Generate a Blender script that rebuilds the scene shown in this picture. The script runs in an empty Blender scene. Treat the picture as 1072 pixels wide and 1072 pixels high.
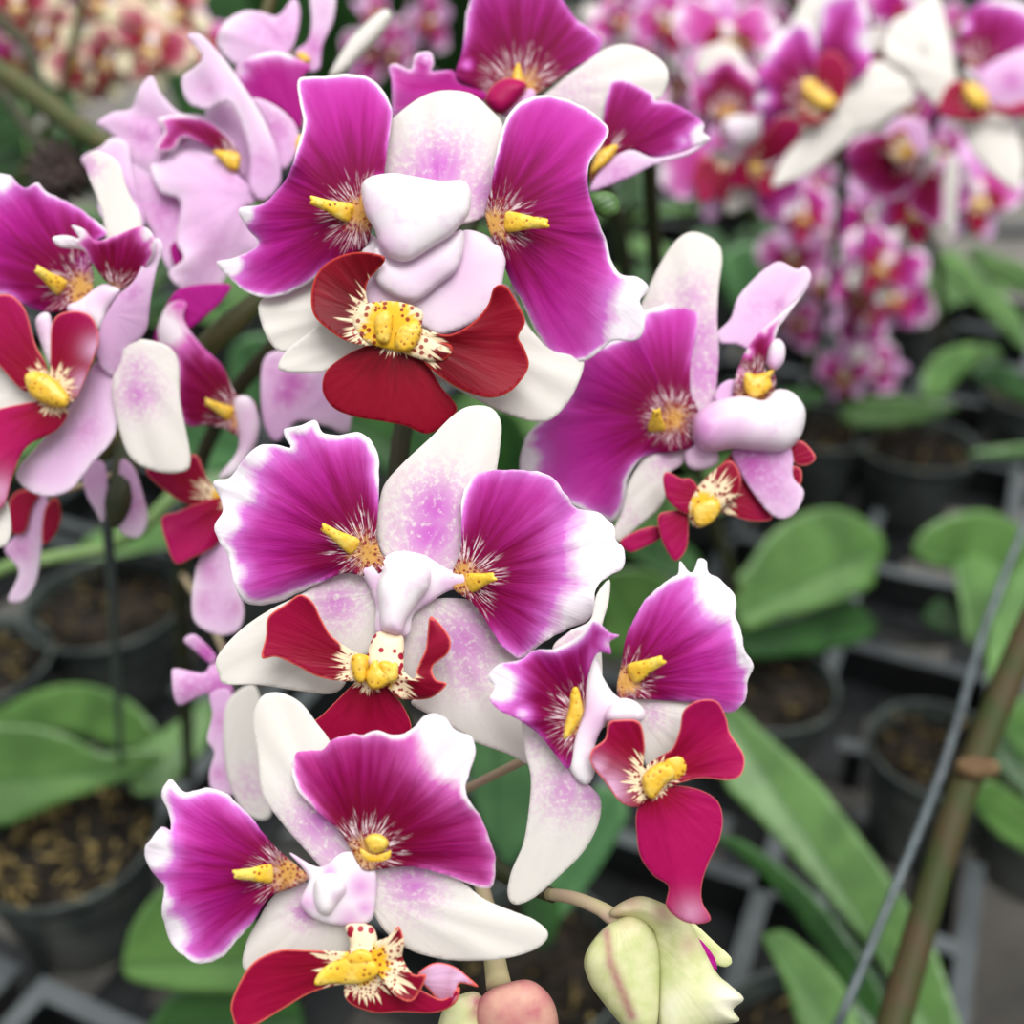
import bpy, math, random
import numpy as np
from mathutils import Vector, Matrix, Euler
from mathutils.geometry import delaunay_2d_cdt
random.seed(7); rng = np.random.default_rng(7)
COL = bpy.context.scene.collection
F = 1149.0; CAMZ = 0.68; PITCH = math.radians(32)
CP, SP = math.cos(PITCH), math.sin(PITCH)
# ------------------------------------------------------------------ points
def P(px, py, d):
    "world point seen in direction (px,py) at depth d metres along the camera axis"
    u = (px-536)/F*d; v = -(py-536)/F*d
    return Vector((u, d*CP + v*SP, CAMZ - d*SP + v*CP))
def G(px, py, z):
    k = -SP - (py-536)/F*CP
    return P(px, py, (z-CAMZ)/k)
class View:
    def __init__(s, ox, oy, sc, D): s.ox, s.oy, s.sc, s.D = ox, oy, sc, D
    def at(s, D): return View(s.ox, s.oy, s.sc, D)
    def px(s, pts): a = np.array(pts, float).reshape(-1, 2); return a/s.sc + np.array([s.ox, s.oy])
    def map(s, xy, off):
        d = s.D + off*s.D/F
        u = (xy[:, 0]-536)/F*d; v = -(xy[:, 1]-536)/F*d
        return np.stack([u, d*CP+v*SP, CAMZ-d*SP+v*CP], 1)
class Local:
    def __init__(s, k): s.k = k
    def px(s, pts): return np.array(pts, float).reshape(-1, 2)
    def map(s, xy, off): return np.stack([xy[:, 0]*s.k, off*s.k, -xy[:, 1]*s.k], 1)
# ------------------------------------------------------------------ mesh collection
def catmull(p, step, closed=True):
    n = len(p); out = []
    rg = range(n) if closed else range(n-1)
    for i in rg:
        if closed: a, b, c, d = p[i-1], p[i], p[(i+1) % n], p[(i+2) % n]
        else: a, b, c, d = p[max(i-1, 0)], p[i], p[i+1], p[min(i+2, n-1)]
        k = max(1, int(round(np.linalg.norm(c-b)/step)))
        for j in range(k):
            t = j/k
            out.append(0.5*((2*b)+(c-a)*t+(2*a-5*b+4*c-d)*t*t+(3*b-a-3*c+d)*t**3))
    if not closed: out.append(p[-1])
    return np.array(out)
def segdist(q, poly):
    a = poly; b = np.roll(poly, -1, 0); ab = b-a; L = (ab**2).sum(1)+1e-9
    best = np.full(len(q), 1e9)
    for i in range(0, len(q), 800):
        w = q[i:i+800, None, :]-a[None]
        t = np.clip((w*ab[None]).sum(2)/L, 0, 1)
        best[i:i+800] = np.sqrt(((w-t[..., None]*ab[None])**2).sum(2)).min(1)
    return best
def inside(q, poly):
    x, y = q[:, 0], q[:, 1]; r = np.zeros(len(q), bool); n = len(poly)
    for i in range(n):
        x1, y1 = poly[i]; x2, y2 = poly[(i+1) % n]
        if y1 == y2: continue
        c = ((y1 > y) != (y2 > y)) & (x < (x2-x1)*(y-y1)/(y2-y1)+x1)
        r ^= c
    return r
def mesh2d(poly, step):
    lo, hi = poly.min(0), poly.max(0)
    xs = np.arange(lo[0], hi[0], step); ys = np.arange(lo[1], hi[1], step*.87)
    X, Y = np.meshgrid(xs, ys); X[1::2] += step/2
    q = np.stack([X.ravel(), Y.ravel()], 1)
    q = q[inside(q, poly)]
    if len(q): q = q[segdist(q, poly) > step*.55]
    n = len(poly)
    allp = np.vstack([poly, q])
    v, e, f, *_ = delaunay_2d_cdt([Vector(p) for p in allp], [(i, (i+1) % n) for i in range(n)], [], 1, 1e-5)
    v = np.array([tuple(p) for p in v]); tris = []
    for t in f:
        a, b, c = v[t[0]], v[t[1]], v[t[2]]
        cr = (b[0]-a[0])*(c[1]-a[1])-(b[1]-a[1])*(c[0]-a[0])
        if abs(cr) < 1e-9: continue
        tris.append(tuple(t) if cr < 0 else tuple(t[::-1]))
    return v, tris
ATT = ('rad', 'ang', 'lx', 'ly', 'edg', 'wh', 'pk', 'mid')
class MB:
    def __init__(s, vw=None): s.vw = vw; s.v = []; s.f = []; s.m = []; s.a = {k: [] for k in ATT}; s.n = 0
    def add(s, v, f, mi=0, at=None):
        v = np.asarray(v, float)
        s.v.append(v); s.f += [tuple(i+s.n for i in t) for t in f]; s.m += [mi]*len(f); s.n += len(v)
        for k in ATT: s.a[k].append(np.asarray(at[k], float) if at is not None and k in at else np.zeros(len(v)))
    def sheet(s, out, base, tip=None, d=0, tipd=0, bow=0, cup=0, fold=0, gx=0, gy=0, ruf=0, rn=5, wh=(), w=9, pk=(),
              S=170, step=3.4, th=1.6, frill=0., puff=None, mi=0, lump=0, seed=None):
        vw = s.vw; poly = catmull(vw.px(out), step); base = vw.px([base])[0]
        r = np.random.default_rng(int(abs(poly.sum())*10) % 99991 if seed is None else seed)
        if frill:
            n = len(poly); t = np.arange(n)/n; z = np.zeros(n)
            for k in (11, 17, 29, 43): z += np.sin(2*np.pi*(k*t+r.random()))/math.sqrt(k)*2
            c = poly.mean(0); dv = poly-c; dv /= np.linalg.norm(dv, axis=1)[:, None]+1e-6
            far = np.clip(np.linalg.norm(poly-base, axis=1)/60-0.5, 0, 1)
            poly = poly+dv*(z*frill*far)[:, None]
        q, tri = mesh2d(poly, step)
        if not tri: print('EMPTY SHEET', out[:2]); return
        e = segdist(q, poly)
        c = poly.mean(0) if tip is None else vw.px([tip])[0]
        ax = c-base; L = np.linalg.norm(ax)+1e-6; ax /= L
        if tip is None: L = max(((poly-base)@ax).max(), 1)
        rel = q-base; t = rel@ax/L; pr = rel@np.array([-ax[1], ax[0]])
        rad = np.linalg.norm(rel, axis=1)/S; ang = np.arctan2(pr, rel@ax)
        off = d+tipd*t+bow*t*np.abs(t)+cup*(pr/L)**2*L+fold*np.abs(pr)+gx*rel[:, 0]+gy*rel[:, 1]
        if ruf:
            p1, p2 = r.random(2)*6.28
            off = off+1.5*ruf*(np.sin(ang*rn+p1)+.6*np.sin(ang*rn*2.3+p2))*np.exp(-e/16)*np.clip(rad*2, 0, 1)
        if w > 1: off = off+.9*np.sin(ang*17+2*np.sin(ang*5))*np.clip(rad*1.6-.3, 0, 1)
        if lump:
            off = off+lump*(np.sin(q[:, 0]/14+r.random()*6)*np.sin(q[:, 1]/17+r.random()*6))
        wv = .5+.5*np.clip(.5+.5*np.sin(ang*3.1+r.random()*6.3)+.35*np.sin(ang*7.3+r.random()*6.3), 0, 1.2)
        W = wv*(.55*np.exp(-(e/max(w, .1))**1.2)+.42*np.exp(-(e/max(w*3., .1))**1.2))*np.clip(rad*3-.4, 0, 1)
        if w < 1: W *= 0
        def blob(lst):
            z = np.zeros(len(q))
            for b in lst:
                cc = vw.px([b[:2]])[0]; rr = b[2]; am = b[3] if len(b) > 3 else 1
                z = np.maximum(z, am*np.exp(-((((q-cc)**2).sum(1)/(rr*rr*1.25))**.85)))
            return z
        W = np.maximum(W, blob(wh)); K = blob(pk)
        at = dict(rad=rad, ang=ang, lx=rel[:, 0]/S, ly=rel[:, 1]/S, edg=e/S, wh=W, pk=K, mid=pr/S)
        cnt = {}
        for a, b, c3 in tri:
            for i, j in ((a, b), (b, c3), (c3, a)): cnt[(i, j)] = 1
        bd = [(i, j) for (i, j) in cnt if (j, i) not in cnt]
        if puff is None:
            tk = th*np.clip(.45+e/8, 0, 1)
            fr, bk = off-tk/2, off+tk/2
        else:
            R = max(e.max(), 1)
            h = puff*np.sqrt(np.clip(1-(1-np.clip(e/R, 0, 1))**2, 0, 1))+.15
            fr, bk = off-h, off+h
        n = len(q); tri = [tuple(t) for t in tri]
        V = np.vstack([vw.map(q, fr), vw.map(q, bk)])
        fs = tri+[(a+n, c3+n, b+n) for a, b, c3 in tri]+[(j, i, i+n, j+n) for i, j in bd]
        s.add(V, fs, mi, {k: np.concatenate([x, x]) for k, x in at.items()})
    def callus(s, base, tip, w=14, up=26, mi=1, fork=True):
        vw = s.vw; b = vw.px([base])[0]; t = vw.px([tip])[0]; a = t-b; L = np.linalg.norm(a); a /= L; p = np.array([-a[1], a[0]])
        o = [b-a*w*.5, b-a*w*.3+p*w*.7, b+p*w*.75+a*L*.12, b+a*L*.5+p*w*.5, t+p*w*.34, t+(a*1.5 if not fork else -a*2.5), t-p*w*.3-a*2, b+a*L*.5-p*w*.5, b+a*L*.1-p*w*.75, b-a*w*.3-p*w*.7]
        v0 = s.vw; s.vw = View(0, 0, 1, v0.D) if isinstance(v0, View) else v0
        s.sheet([tuple(x) for x in o], tuple(b), tuple(t), d=-2, tipd=-up, w=0, puff=w*.34, mi=mi, step=2.2, S=60)
        s.vw = v0
    def tube(s, pts, rad, mi=0, seg=10, step=None, cap=True):
        pts = np.array([tuple(p) for p in pts], float); rad = np.array(rad if hasattr(rad, '__len__') else [rad]*len(pts), float)
        if step: 
            q = catmull(np.hstack([pts, rad[:, None]]), step, False); pts, rad = q[:, :3], q[:, 3]
        n = len(pts); T = np.gradient(pts, axis=0); T /= np.linalg.norm(T, axis=1)[:, None]+1e-12
        up = np.array([0, 0, 1.]) if abs(T[0][2]) < .9 else np.array([1., 0, 0]); V = []; U = None
        for i in range(n):
            U = (up if U is None else U); U = U-T[i]*(U@T[i]); U /= np.linalg.norm(U)+1e-12; W = np.cross(T[i], U)
            for k in range(seg):
                a = 2*math.pi*k/seg; V.append(pts[i]+rad[i]*(U*math.cos(a)+W*math.sin(a)))
        f = [(i*seg+k, i*seg+(k+1) % seg, (i+1)*seg+(k+1) % seg, (i+1)*seg+k) for i in range(n-1) for k in range(seg)]
        if cap: f += [tuple(range(seg))[::-1], tuple(range((n-1)*seg, n*seg))]
        t = np.repeat(np.linspace(0, 1, n), seg); s.add(V, f, mi, dict(rad=t))
    def box(s, c, sz, rz=0, mi=0):
        V = [(x*sz[0]/2, y*sz[1]/2, z*sz[2]/2) for x in (-1, 1) for y in (-1, 1) for z in (-1, 1)]
        R = Matrix.Rotation(rz, 3, 'Z'); V = [tuple(R@Vector(v)+Vector(c)) for v in V]
        s.add(V, [(0, 1, 3, 2), (4, 6, 7, 5), (0, 4, 5, 1), (2, 3, 7, 6), (0, 2, 6, 4), (1, 5, 7, 3)], mi)
    def lathe(s, prof, seg=48, c=(0, 0, 0), mi=0):
        n = len(prof); V = []
        for r, z in prof:
            for k in range(seg):
                a = 2*math.pi*k/seg; V.append((c[0]+r*math.cos(a), c[1]+r*math.sin(a), c[2]+z))
        f = [(i*seg+k, i*seg+(k+1) % seg, (i+1)*seg+(k+1) % seg, (i+1)*seg+k) for i in range(n-1) for k in range(seg)]
        s.add(V, f, mi)
    def build(s, name, mats, parent=None, smooth=True, loc=None):
        V = np.vstack(s.v)
        o0 = np.array(loc if loc is not None else (parent['_w'] if parent is not None and '_w' in parent else (0, 0, 0)), float)
        me = bpy.data.meshes.new(name); me.from_pydata((V-o0).tolist(), [], s.f)
        for k in ATT:
            a = me.attributes.new(k, 'FLOAT', 'POINT'); a.data.foreach_set('value', np.concatenate(s.a[k]).astype(np.float32))
        mats = mats if isinstance(mats, (list, tuple)) else [mats]
        for m in mats: me.materials.append(m)
        me.polygons.foreach_set('material_index', s.m)
        me.polygons.foreach_set('use_smooth', [smooth]*len(s.f)); me.update()
        o = bpy.data.objects.new(name, me); COL.objects.link(o)
        if parent is not None: o.parent = parent
        elif loc is not None: o.location = loc
        return o
def tag(o, label=None, cat=None, group=None, kind=None):
    for k, v in (('label', label), ('category', cat), ('group', group), ('kind', kind)):
        if v: o[k] = v
    return o
def empty(name, w, parent=None, label=None, cat=None, group=None):
    o = bpy.data.objects.new(name, None); COL.objects.link(o); o.empty_display_size = .01
    w = Vector(w); o['_w'] = tuple(w)
    if parent is not None: o.parent = parent; o.location = w-Vector(parent['_w'])
    else: o.location = w
    return tag(o, label, cat, group)
# ------------------------------------------------------------------ materials
class NT:
    def __init__(s, name):
        s.m = bpy.data.materials.new(name); s.m.use_nodes = True; s.t = s.m.node_tree; s.t.nodes.clear()
    def n(s, ty, **k):
        x = s.t.nodes.new(ty)
        for a, b in k.items(): setattr(x, a, b)
        return x
    def l(s, a, b):
        if hasattr(a, 'is_output') or isinstance(a, bpy.types.NodeSocket): s.t.links.new(a, b)
        elif isinstance(a, (tuple, list)): b.default_value = (*a, 1) if len(a) == 3 and len(b.default_value) == 4 else a
        else: b.default_value = a
    def attr(s, k): return s.n('ShaderNodeAttribute', attribute_name=k).outputs['Fac']
    def m_(s, op, a, b=0., c=0.):
        x = s.n('ShaderNodeMath', operation=op); s.l(a, x.inputs[0]); s.l(b, x.inputs[1]); s.l(c, x.inputs[2]); return x.outputs[0]
    def ss(s, a, lo, hi):
        x = s.n('ShaderNodeMapRange', interpolation_type='SMOOTHSTEP'); s.l(a, x.inputs[0])
        fl = lo > hi
        x.inputs[1].default_value = min(lo, hi); x.inputs[2].default_value = max(lo, hi)
        x.inputs[3].default_value = 1. if fl else 0.; x.inputs[4].default_value = 0. if fl else 1.
        return x.outputs[0]
    def xyz(s, a, b, c=0.):
        x = s.n('ShaderNodeCombineXYZ'); s.l(a, x.inputs[0]); s.l(b, x.inputs[1]); s.l(c, x.inputs[2]); return x.outputs[0]
    def noise(s, vec, sc=1., det=2., rough=.5):
        x = s.n('ShaderNodeTexNoise'); s.l(vec, x.inputs['Vector']); x.inputs['Scale'].default_value = sc
        x.inputs['Detail'].default_value = det; x.inputs['Roughness'].default_value = rough; return x.outputs[0]
    def vor(s, vec, sc=1.):
        x = s.n('ShaderNodeTexVoronoi'); s.l(vec, x.inputs['Vector']); x.inputs['Scale'].default_value = sc; return x.outputs['Distance']
    def mix(s, f, a, b):
        x = s.n('ShaderNodeMix', data_type='RGBA'); s.l(f, x.inputs[0]); s.l(a, x.inputs[6]); s.l(b, x.inputs[7]); return x.outputs[2]
    def ramp(s, f, st):
        x = s.n('ShaderNodeValToRGB'); s.l(f, x.inputs[0]); e = x.color_ramp.elements
        e[0].position = st[0][0]; e[0].color = (*st[0][1], 1); e[1].position = st[-1][0]; e[1].color = (*st[-1][1], 1)
        for p, c in st[1:-1]: q = e.new(p); q.color = (*c, 1)
        return x.outputs[0]
    def obj(s): return s.n('ShaderNodeTexCoord').outputs['Object']
    def rnd(s): return s.n('ShaderNodeObjectInfo').outputs['Random']
    def out(s, col, rough=.45, trans=0., bump=None, bs=.3, bd=.0005, spec=.3, sheen=0., alpha=None, metal=0.):
        b = s.n('ShaderNodeBsdfPrincipled'); s.l(col, b.inputs['Base Color']); s.l(rough, b.inputs['Roughness'])
        b.inputs['Specular IOR Level'].default_value = spec; b.inputs['Metallic'].default_value = metal
        if sheen: b.inputs['Sheen Weight'].default_value = sheen
        if bump is not None:
            x = s.n('ShaderNodeBump'); x.inputs['Strength'].default_value = bs; x.inputs['Distance'].default_value = bd
            s.l(bump, x.inputs['Height']); s.l(x.outputs[0], b.inputs['Normal'])
        sh = b.outputs[0]
        if trans:
            t = s.n('ShaderNodeBsdfTranslucent'); s.l(col, t.inputs[0]); mx = s.n('ShaderNodeMixShader'); mx.inputs[0].default_value = trans
            s.l(sh, mx.inputs[1]); s.l(t.outputs[0], mx.inputs[2]); sh = mx.outputs[0]
        o = s.n('ShaderNodeOutputMaterial'); s.l(sh, o.inputs[0]); return s.m
def srgb(r, g, b): return tuple(((c/255)/12.92 if c/255 <= .04045 else ((c/255+.055)/1.055)**2.4) for c in (r, g, b))
def petal_mat(name, core, mid, pale, white, streak=.8, rs=.27, yel=.085, dk=1., spots=True):
    t = NT(name); rad, ang, wh = t.attr('rad'), t.attr('ang'), t.attr('wh'); lx, ly = t.attr('lx'), t.attr('ly'); rd = t.m_('MULTIPLY', t.rnd(), 31.)
    v = t.m_('SUBTRACT', t.noise(t.xyz(t.m_('MULTIPLY', ang, 9.), t.m_('MULTIPLY', rad, 1.6), rd), 1., 4., .6), .5)
    cl = t.m_('SUBTRACT', t.noise(t.xyz(lx, ly, rd), 7., 4., .65), .5)
    hi = t.m_('ADD', t.m_('MULTIPLY', v, .5), t.m_('MULTIPLY', cl, .35))
    wedge = t.m_('MULTIPLY', wh, t.m_('SUBTRACT', 1.25, wh))
    f = t.m_('ADD', wh, t.m_('MULTIPLY', hi, t.m_('ADD', .28, t.m_('MULTIPLY', wedge, 1.4))))
    f = t.m_('ADD', f, t.m_('MULTIPLY', t.m_('SUBTRACT', rad, .55), .42))
    col = t.ramp(f, [(0., mid), (.22, tuple(a*.75+b*.25 for a, b in zip(mid, pale))), (.5, pale), (.78, white), (1., white)])
    dark = t.m_('MULTIPLY', t.ss(t.m_('ADD', rad, t.m_('MULTIPLY', v, .6)), .85, .2), t.m_('MULTIPLY', t.ss(wh, .6, .1), dk))
    col = t.mix(dark, col, core)
    # midline crease shading, painted into the colour as a dark vein line
    crease = t.m_('MULTIPLY', t.ss(t.m_('ABSOLUTE', t.m_('ADD', ang, t.m_('MULTIPLY', t.m_('SUBTRACT', t.noise(t.xyz(rad, 0., rd), 3., 2.), .5), .25))), .035, .008), t.m_('MULTIPLY', t.ss(rad, .95, .4), t.ss(wh, .5, .1)))
    col = t.mix(t.m_('MULTIPLY', crease, .5), col, core)
    # radiating pale streaks and the speckled yellow throat
    sn = t.noise(t.xyz(t.m_('MULTIPLY', ang, 24.), t.m_('MULTIPLY', rad, 9.), rd), 1., 2., .5)
    st = t.m_('MULTIPLY', t.ss(sn, .5, .6), t.ss(t.m_('ADD', rad, t.m_('MULTIPLY', t.m_('SUBTRACT', t.noise(t.xyz(t.m_('MULTIPLY', ang, 6.), 3., rd), 1., 1.), .5), .35)), rs, rs*.55))
    col = t.mix(t.m_('MULTIPLY', st, streak), col, srgb(246, 226, 232))
    yz = t.ss(t.m_('ADD', rad, t.m_('MULTIPLY', t.m_('ADD', cl, v), .2)), yel+.06, yel-.06)
    col = t.mix(t.m_('MULTIPLY', yz, .85 if yel > 0 else 0.), col, srgb(232, 178, 84))
    if spots:
        vo = t.vor(t.xyz(lx, ly, rd), 34.); sp = t.m_('MULTIPLY', t.ss(vo, .42, .3), t.m_('MULTIPLY', t.ss(rad, .22, .13), t.ss(rad, .0, .05)))
        col = t.mix(t.m_('MULTIPLY', sp, .85), col, srgb(140, 20, 50))
    return t.out(col, .6, .25, t.m_('ADD', v, t.m_('MULTIPLY', cl, .3)), .4, .0012, spec=.1)
def sepal_mat(name, white, pink, pale=False):
    t = NT(name); pk = t.attr('pk'); rad, ang = t.attr('rad'), t.attr('ang'); lx, ly = t.attr('lx'), t.attr('ly'); rd = t.m_('MULTIPLY', t.rnd(), 31.)
    v = t.m_('SUBTRACT', t.noise(t.xyz(t.m_('MULTIPLY', ang, 7.), t.m_('MULTIPLY', rad, 2.), rd), 1., 3.), .5)
    mo = t.noise(t.xyz(lx, ly, rd), 26., 3., .7)
    f = t.m_('MULTIPLY', pk, t.ss(t.m_('ADD', mo, t.m_('MULTIPLY', pk, .22)), .44, .66))
    f = t.m_('ADD', t.m_('MULTIPLY', f, .8), t.m_('MULTIPLY', pk, .22))
    col = t.mix(f, white, pink)
    col = t.mix(t.ss(v, .0, .5), col, tuple(c*.86 for c in white))
    if pale: col = t.mix(t.m_('MULTIPLY', t.attr('wh'), .8), col, srgb(250, 242, 250))
    return t.out(col, .45, .25, v, .3, .0008, spec=.25)
def lip_mat(name, red, dark, edge, creamr=.36, yr=.2):
    t = NT(name); rad, ang, ed = t.attr('rad'), t.attr('ang'), t.attr('edg'); lx, ly = t.attr('lx'), t.attr('ly'); wh = t.attr('wh'); rd = t.m_('MULTIPLY', t.rnd(), 31.)
    v = t.m_('SUBTRACT', t.noise(t.xyz(t.m_('MULTIPLY', ang, 8.), t.m_('MULTIPLY', rad, 1.5), rd), 1., 4.), .5)
    col = t.mix(t.ss(t.m_('ADD', rad, t.m_('MULTIPLY', v, .8)), .2, 1.1), dark, red)
    col = t.mix(t.m_('MULTIPLY', wh, .9), col, srgb(232, 190, 225))
    col = t.mix(t.m_('MULTIPLY', t.ss(ed, .022, .004), t.ss(rad, .2, .4)), col, edge)
    sn = t.noise(t.xyz(t.m_('MULTIPLY', ang, 12.), t.m_('MULTIPLY', rad, 2.), rd), 1., 1.)
    q = t.m_('ADD', rad, t.m_('MULTIPLY', t.m_('SUBTRACT', sn, .5), .5))
    col = t.mix(t.ss(q, creamr, creamr*.8), col, srgb(244, 222, 186))
    col = t.mix(t.ss(t.m_('ADD', rad, t.m_('MULTIPLY', v, .2)), yr, yr*.7), col, srgb(240, 190, 50))
    vo = t.vor(t.xyz(lx, ly, rd), 24.)
    sp = t.m_('MULTIPLY', t.ss(vo, .4, .3), t.ss(rad, creamr, creamr*.8))
    col = t.mix(t.m_('MULTIPLY', sp, .9), col, srgb(140, 15, 30))
    return t.out(col, .42, .12, v, .35, .0012, spec=.14)
M = {}
MAG = dict(core=srgb(124, 2, 62), mid=srgb(194, 34, 158), pale=srgb(216, 118, 210), white=srgb(250, 243, 250))
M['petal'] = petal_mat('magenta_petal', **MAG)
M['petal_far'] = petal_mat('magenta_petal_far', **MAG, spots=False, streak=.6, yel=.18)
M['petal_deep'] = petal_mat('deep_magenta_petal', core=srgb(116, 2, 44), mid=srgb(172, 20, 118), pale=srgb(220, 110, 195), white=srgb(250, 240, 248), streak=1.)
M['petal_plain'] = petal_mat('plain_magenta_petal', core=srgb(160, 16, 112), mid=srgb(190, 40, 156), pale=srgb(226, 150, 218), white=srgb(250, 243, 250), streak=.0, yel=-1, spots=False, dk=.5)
M['sepal'] = sepal_mat('white_sepal', srgb(236, 232, 226), srgb(205, 105, 200))
M['sepal_pink'] = sepal_mat('pale_pink_sepal', srgb(232, 188, 230), srgb(200, 84, 184), True)
M['lip'] = lip_mat('crimson_lip', srgb(150, 10, 56), srgb(122, 6, 32), srgb(220, 100, 90))
M['lip_red'] = lip_mat('dark_red_lip', srgb(138, 10, 36), srgb(96, 4, 16), srgb(190, 60, 52))
M['lip_pink'] = lip_mat('magenta_lip', srgb(166, 14, 84), srgb(136, 6, 40), srgb(226, 110, 110), creamr=.26, yr=.12)
t = NT('yellow_callus'); v = t.vor(t.obj(), 700.)
c = t.mix(t.ss(v, .3, .2), srgb(246, 204, 60), srgb(150, 60, 20))
c = t.mix(t.ss(t.noise(t.obj(), 300., 3.), .42, .68), c, srgb(252, 226, 110)); c = t.mix(t.m_('MULTIPLY', t.ss(t.attr('rad'), .28, .0), .45), c, srgb(222, 160, 50))
M['callus'] = t.out(c, .35, .1, v, .3, .0006, spec=.5)
t = NT('white_column'); pk = t.attr('pk'); n = t.noise(t.obj(), 160., 3.)
c = t.mix(t.m_('MULTIPLY', pk, .85), srgb(246, 240, 244), srgb(206, 110, 196)); c = t.mix(t.ss(n, .5, .8), c, srgb(226, 190, 222))
M['column'] = t.out(c, .4, .12, n, .15, .0006, spec=.4)
t = NT('spotted_column_foot'); v = t.vor(t.obj(), 430.)
c = t.mix(t.ss(v, .38, .3), srgb(244, 222, 188), srgb(160, 20, 50)); M['foot'] = t.out(c, .4, .1, spec=.4)
def leaf_mat(name, a, b, c0):
    t = NT(name); mid = t.m_('ABSOLUTE', t.attr('mid')); rad = t.attr('rad')
    n = t.noise(t.obj(), 28., 4.); n2 = t.noise(t.xyz(t.m_('MULTIPLY', t.attr('mid'), 60.), t.m_('MULTIPLY', rad, 3.)), 1., 3.)
    c = t.mix(t.ss(n, .35, .68), a, b); c = t.mix(t.m_('MULTIPLY', t.ss(mid, .03, .005), .55), c, c0)
    c = t.mix(t.m_('MULTIPLY', t.ss(n2, .5, .75), .3), c, c0)
    return t.out(c, .36, .1, n2, .3, .002, spec=.5)
M['leaf'] = leaf_mat('green_leaf', srgb(72, 108, 52), srgb(94, 134, 68), srgb(54, 92, 40))
M['leaf_dark'] = leaf_mat('dark_green_leaf', srgb(36, 72, 32), srgb(52, 94, 42), srgb(30, 58, 26))
M['leaf_blue'] = leaf_mat('grey_green_leaf', srgb(74, 118, 74), srgb(96, 142, 92), srgb(60, 100, 60))
def noisy(name, a, b, sc, rough=.6, bd=.002, bs=.5, det=5., **k):
    t = NT(name); n = t.noise(t.obj(), sc, det, .6); return t.out(t.mix(t.ss(n, .35, .68), a, b), rough, 0, n, bs, bd, **k)
M['stem'] = noisy('olive_stem', srgb(66, 78, 34), srgb(84, 78, 46), 60., .5, .001)
M['stalk'] = noisy('dull_green_stalk', srgb(52, 62, 30), srgb(70, 58, 38), 45., .6, .001, spec=.2)
M['stem_dark'] = noisy('dark_stem', srgb(44, 54, 28), srgb(66, 60, 40), 60., .5, .001)
M['stem_green'] = noisy('green_stem', srgb(104, 136, 78), srgb(128, 150, 100), 40., .5, .001)
M['node'] = noisy('brown_bract', srgb(126, 104, 72), srgb(88, 64, 44), 90., .7, .001)
M['pedicel'] = noisy('pale_pedicel', srgb(186, 178, 132), srgb(196, 168, 150), 60., .5, .0005)
M['wire'] = noisy('grey_wire', srgb(84, 94, 98), srgb(112, 122, 126), 120., .35, .0003, spec=.6, metal=.4)
M['pot'] = noisy('smoky_plastic', srgb(46, 54, 52), srgb(82, 90, 86), 26., .35, .0008, .3, spec=.5)
M['tray'] = noisy('black_tray_plastic', srgb(12, 13, 14), srgb(30, 33, 35), 14., .45, .001, .3, spec=.4)
M['tray_grey'] = noisy('dusty_tray_plastic', srgb(50, 55, 58), srgb(86, 92, 94), 9., .5, .001, .3, spec=.4)
M['moss'] = noisy('sphagnum_moss', srgb(74, 62, 34), srgb(140, 122, 74), 70., .95, .004, 1.)
M['moss2'] = noisy('straw_moss', srgb(140, 122, 76), srgb(92, 78, 44), 90., .95, .003, 1.)
M['bark'] = noisy('damp_bark', srgb(18, 15, 11), srgb(44, 36, 24), 60., .9, .006, 1.)
M['concrete'] = noisy('grey_concrete', srgb(92, 90, 86), srgb(122, 118, 112), 6., .9, .01, .5)
M['seed'] = noisy('brown_seed_head', srgb(40, 30, 28), srgb(74, 58, 54), 120., .6, .001)
M['metal'] = noisy('galvanised_steel', srgb(90, 94, 96), srgb(120, 124, 124), 20., .45, .001, metal=.6)
t = NT('bud_skin'); pk = t.attr('pk'); n = t.noise(t.xyz(t.attr('lx'), t.attr('ly')), 9., 4.); v = t.noise(t.xyz(t.m_('MULTIPLY', t.attr('ang'), 9.), t.attr('rad')), 1., 3.)
c = t.mix(t.ss(n, .3, .7), srgb(206, 214, 150), srgb(226, 226, 178)); c = t.mix(t.m_('MULTIPLY', pk, t.ss(n, -.1, .55)), c, srgb(168, 78, 108)); c = t.mix(t.attr('wh'), c, srgb(246, 242, 226))
M['bud'] = t.out(c, .4, .15, v, .3, .0008, spec=.35)
t = NT('pink_bud_skin'); pk = t.attr('pk'); n = t.noise(t.xyz(t.attr('lx'), t.attr('ly')), 5., 4.)
c = t.mix(t.ss(n, .3, .75), srgb(206, 160, 140), srgb(182, 98, 112)); M['bud_pink'] = t.out(c, .45, .1, n, .3, .0008)
MF = [M['petal'], M['callus']]
# ------------------------------------------------------------------ crops used as drawing frames
VA = View(200, 40, 2.144, .270); VB = View(200, 420, 2.2333, .250); VC = View(130, 700, 2.2809, .236)
VD = View(500, 560, 2.5531, .238); VE = View(530, 230, 2.897, .300); VF = View(0, 160, 2.1433, .300)
VH = View(0, 0, 2.5524, .340); VI = View(400, 0, 2.9778, .315); VK = View(400, 780, 2.68, .25)
V2 = View(760, 160, 3.349, 1.2); V3 = View(740, 440, 3.229, .9); V4 = View(740, 700, 2.8825, .7); V6 = View(0, 560, 2.0928, .7)
V7 = View(140, 440, 3.35, .325); V1 = View(0, 0, 1, .3)
def part(par, name, vw, mats, fn, label=None):
    b = MB(vw); fn(b); o = b.build(name, mats, par)
    if label: o['label'] = label
    return o
def S(par, name, vw, mat, out, base, tip=None, label=None, **k):
    b = MB(vw); b.sheet(out, base, tip, **k); o = b.build(name, mat, par)
    if label: o['label'] = label
    return o
def stripe(a, b, n, r, am): return [(a[0]+(b[0]-a[0])*i/n, a[1]+(b[1]-a[1])*i/n, r, am) for i in range(n+1)]
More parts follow.
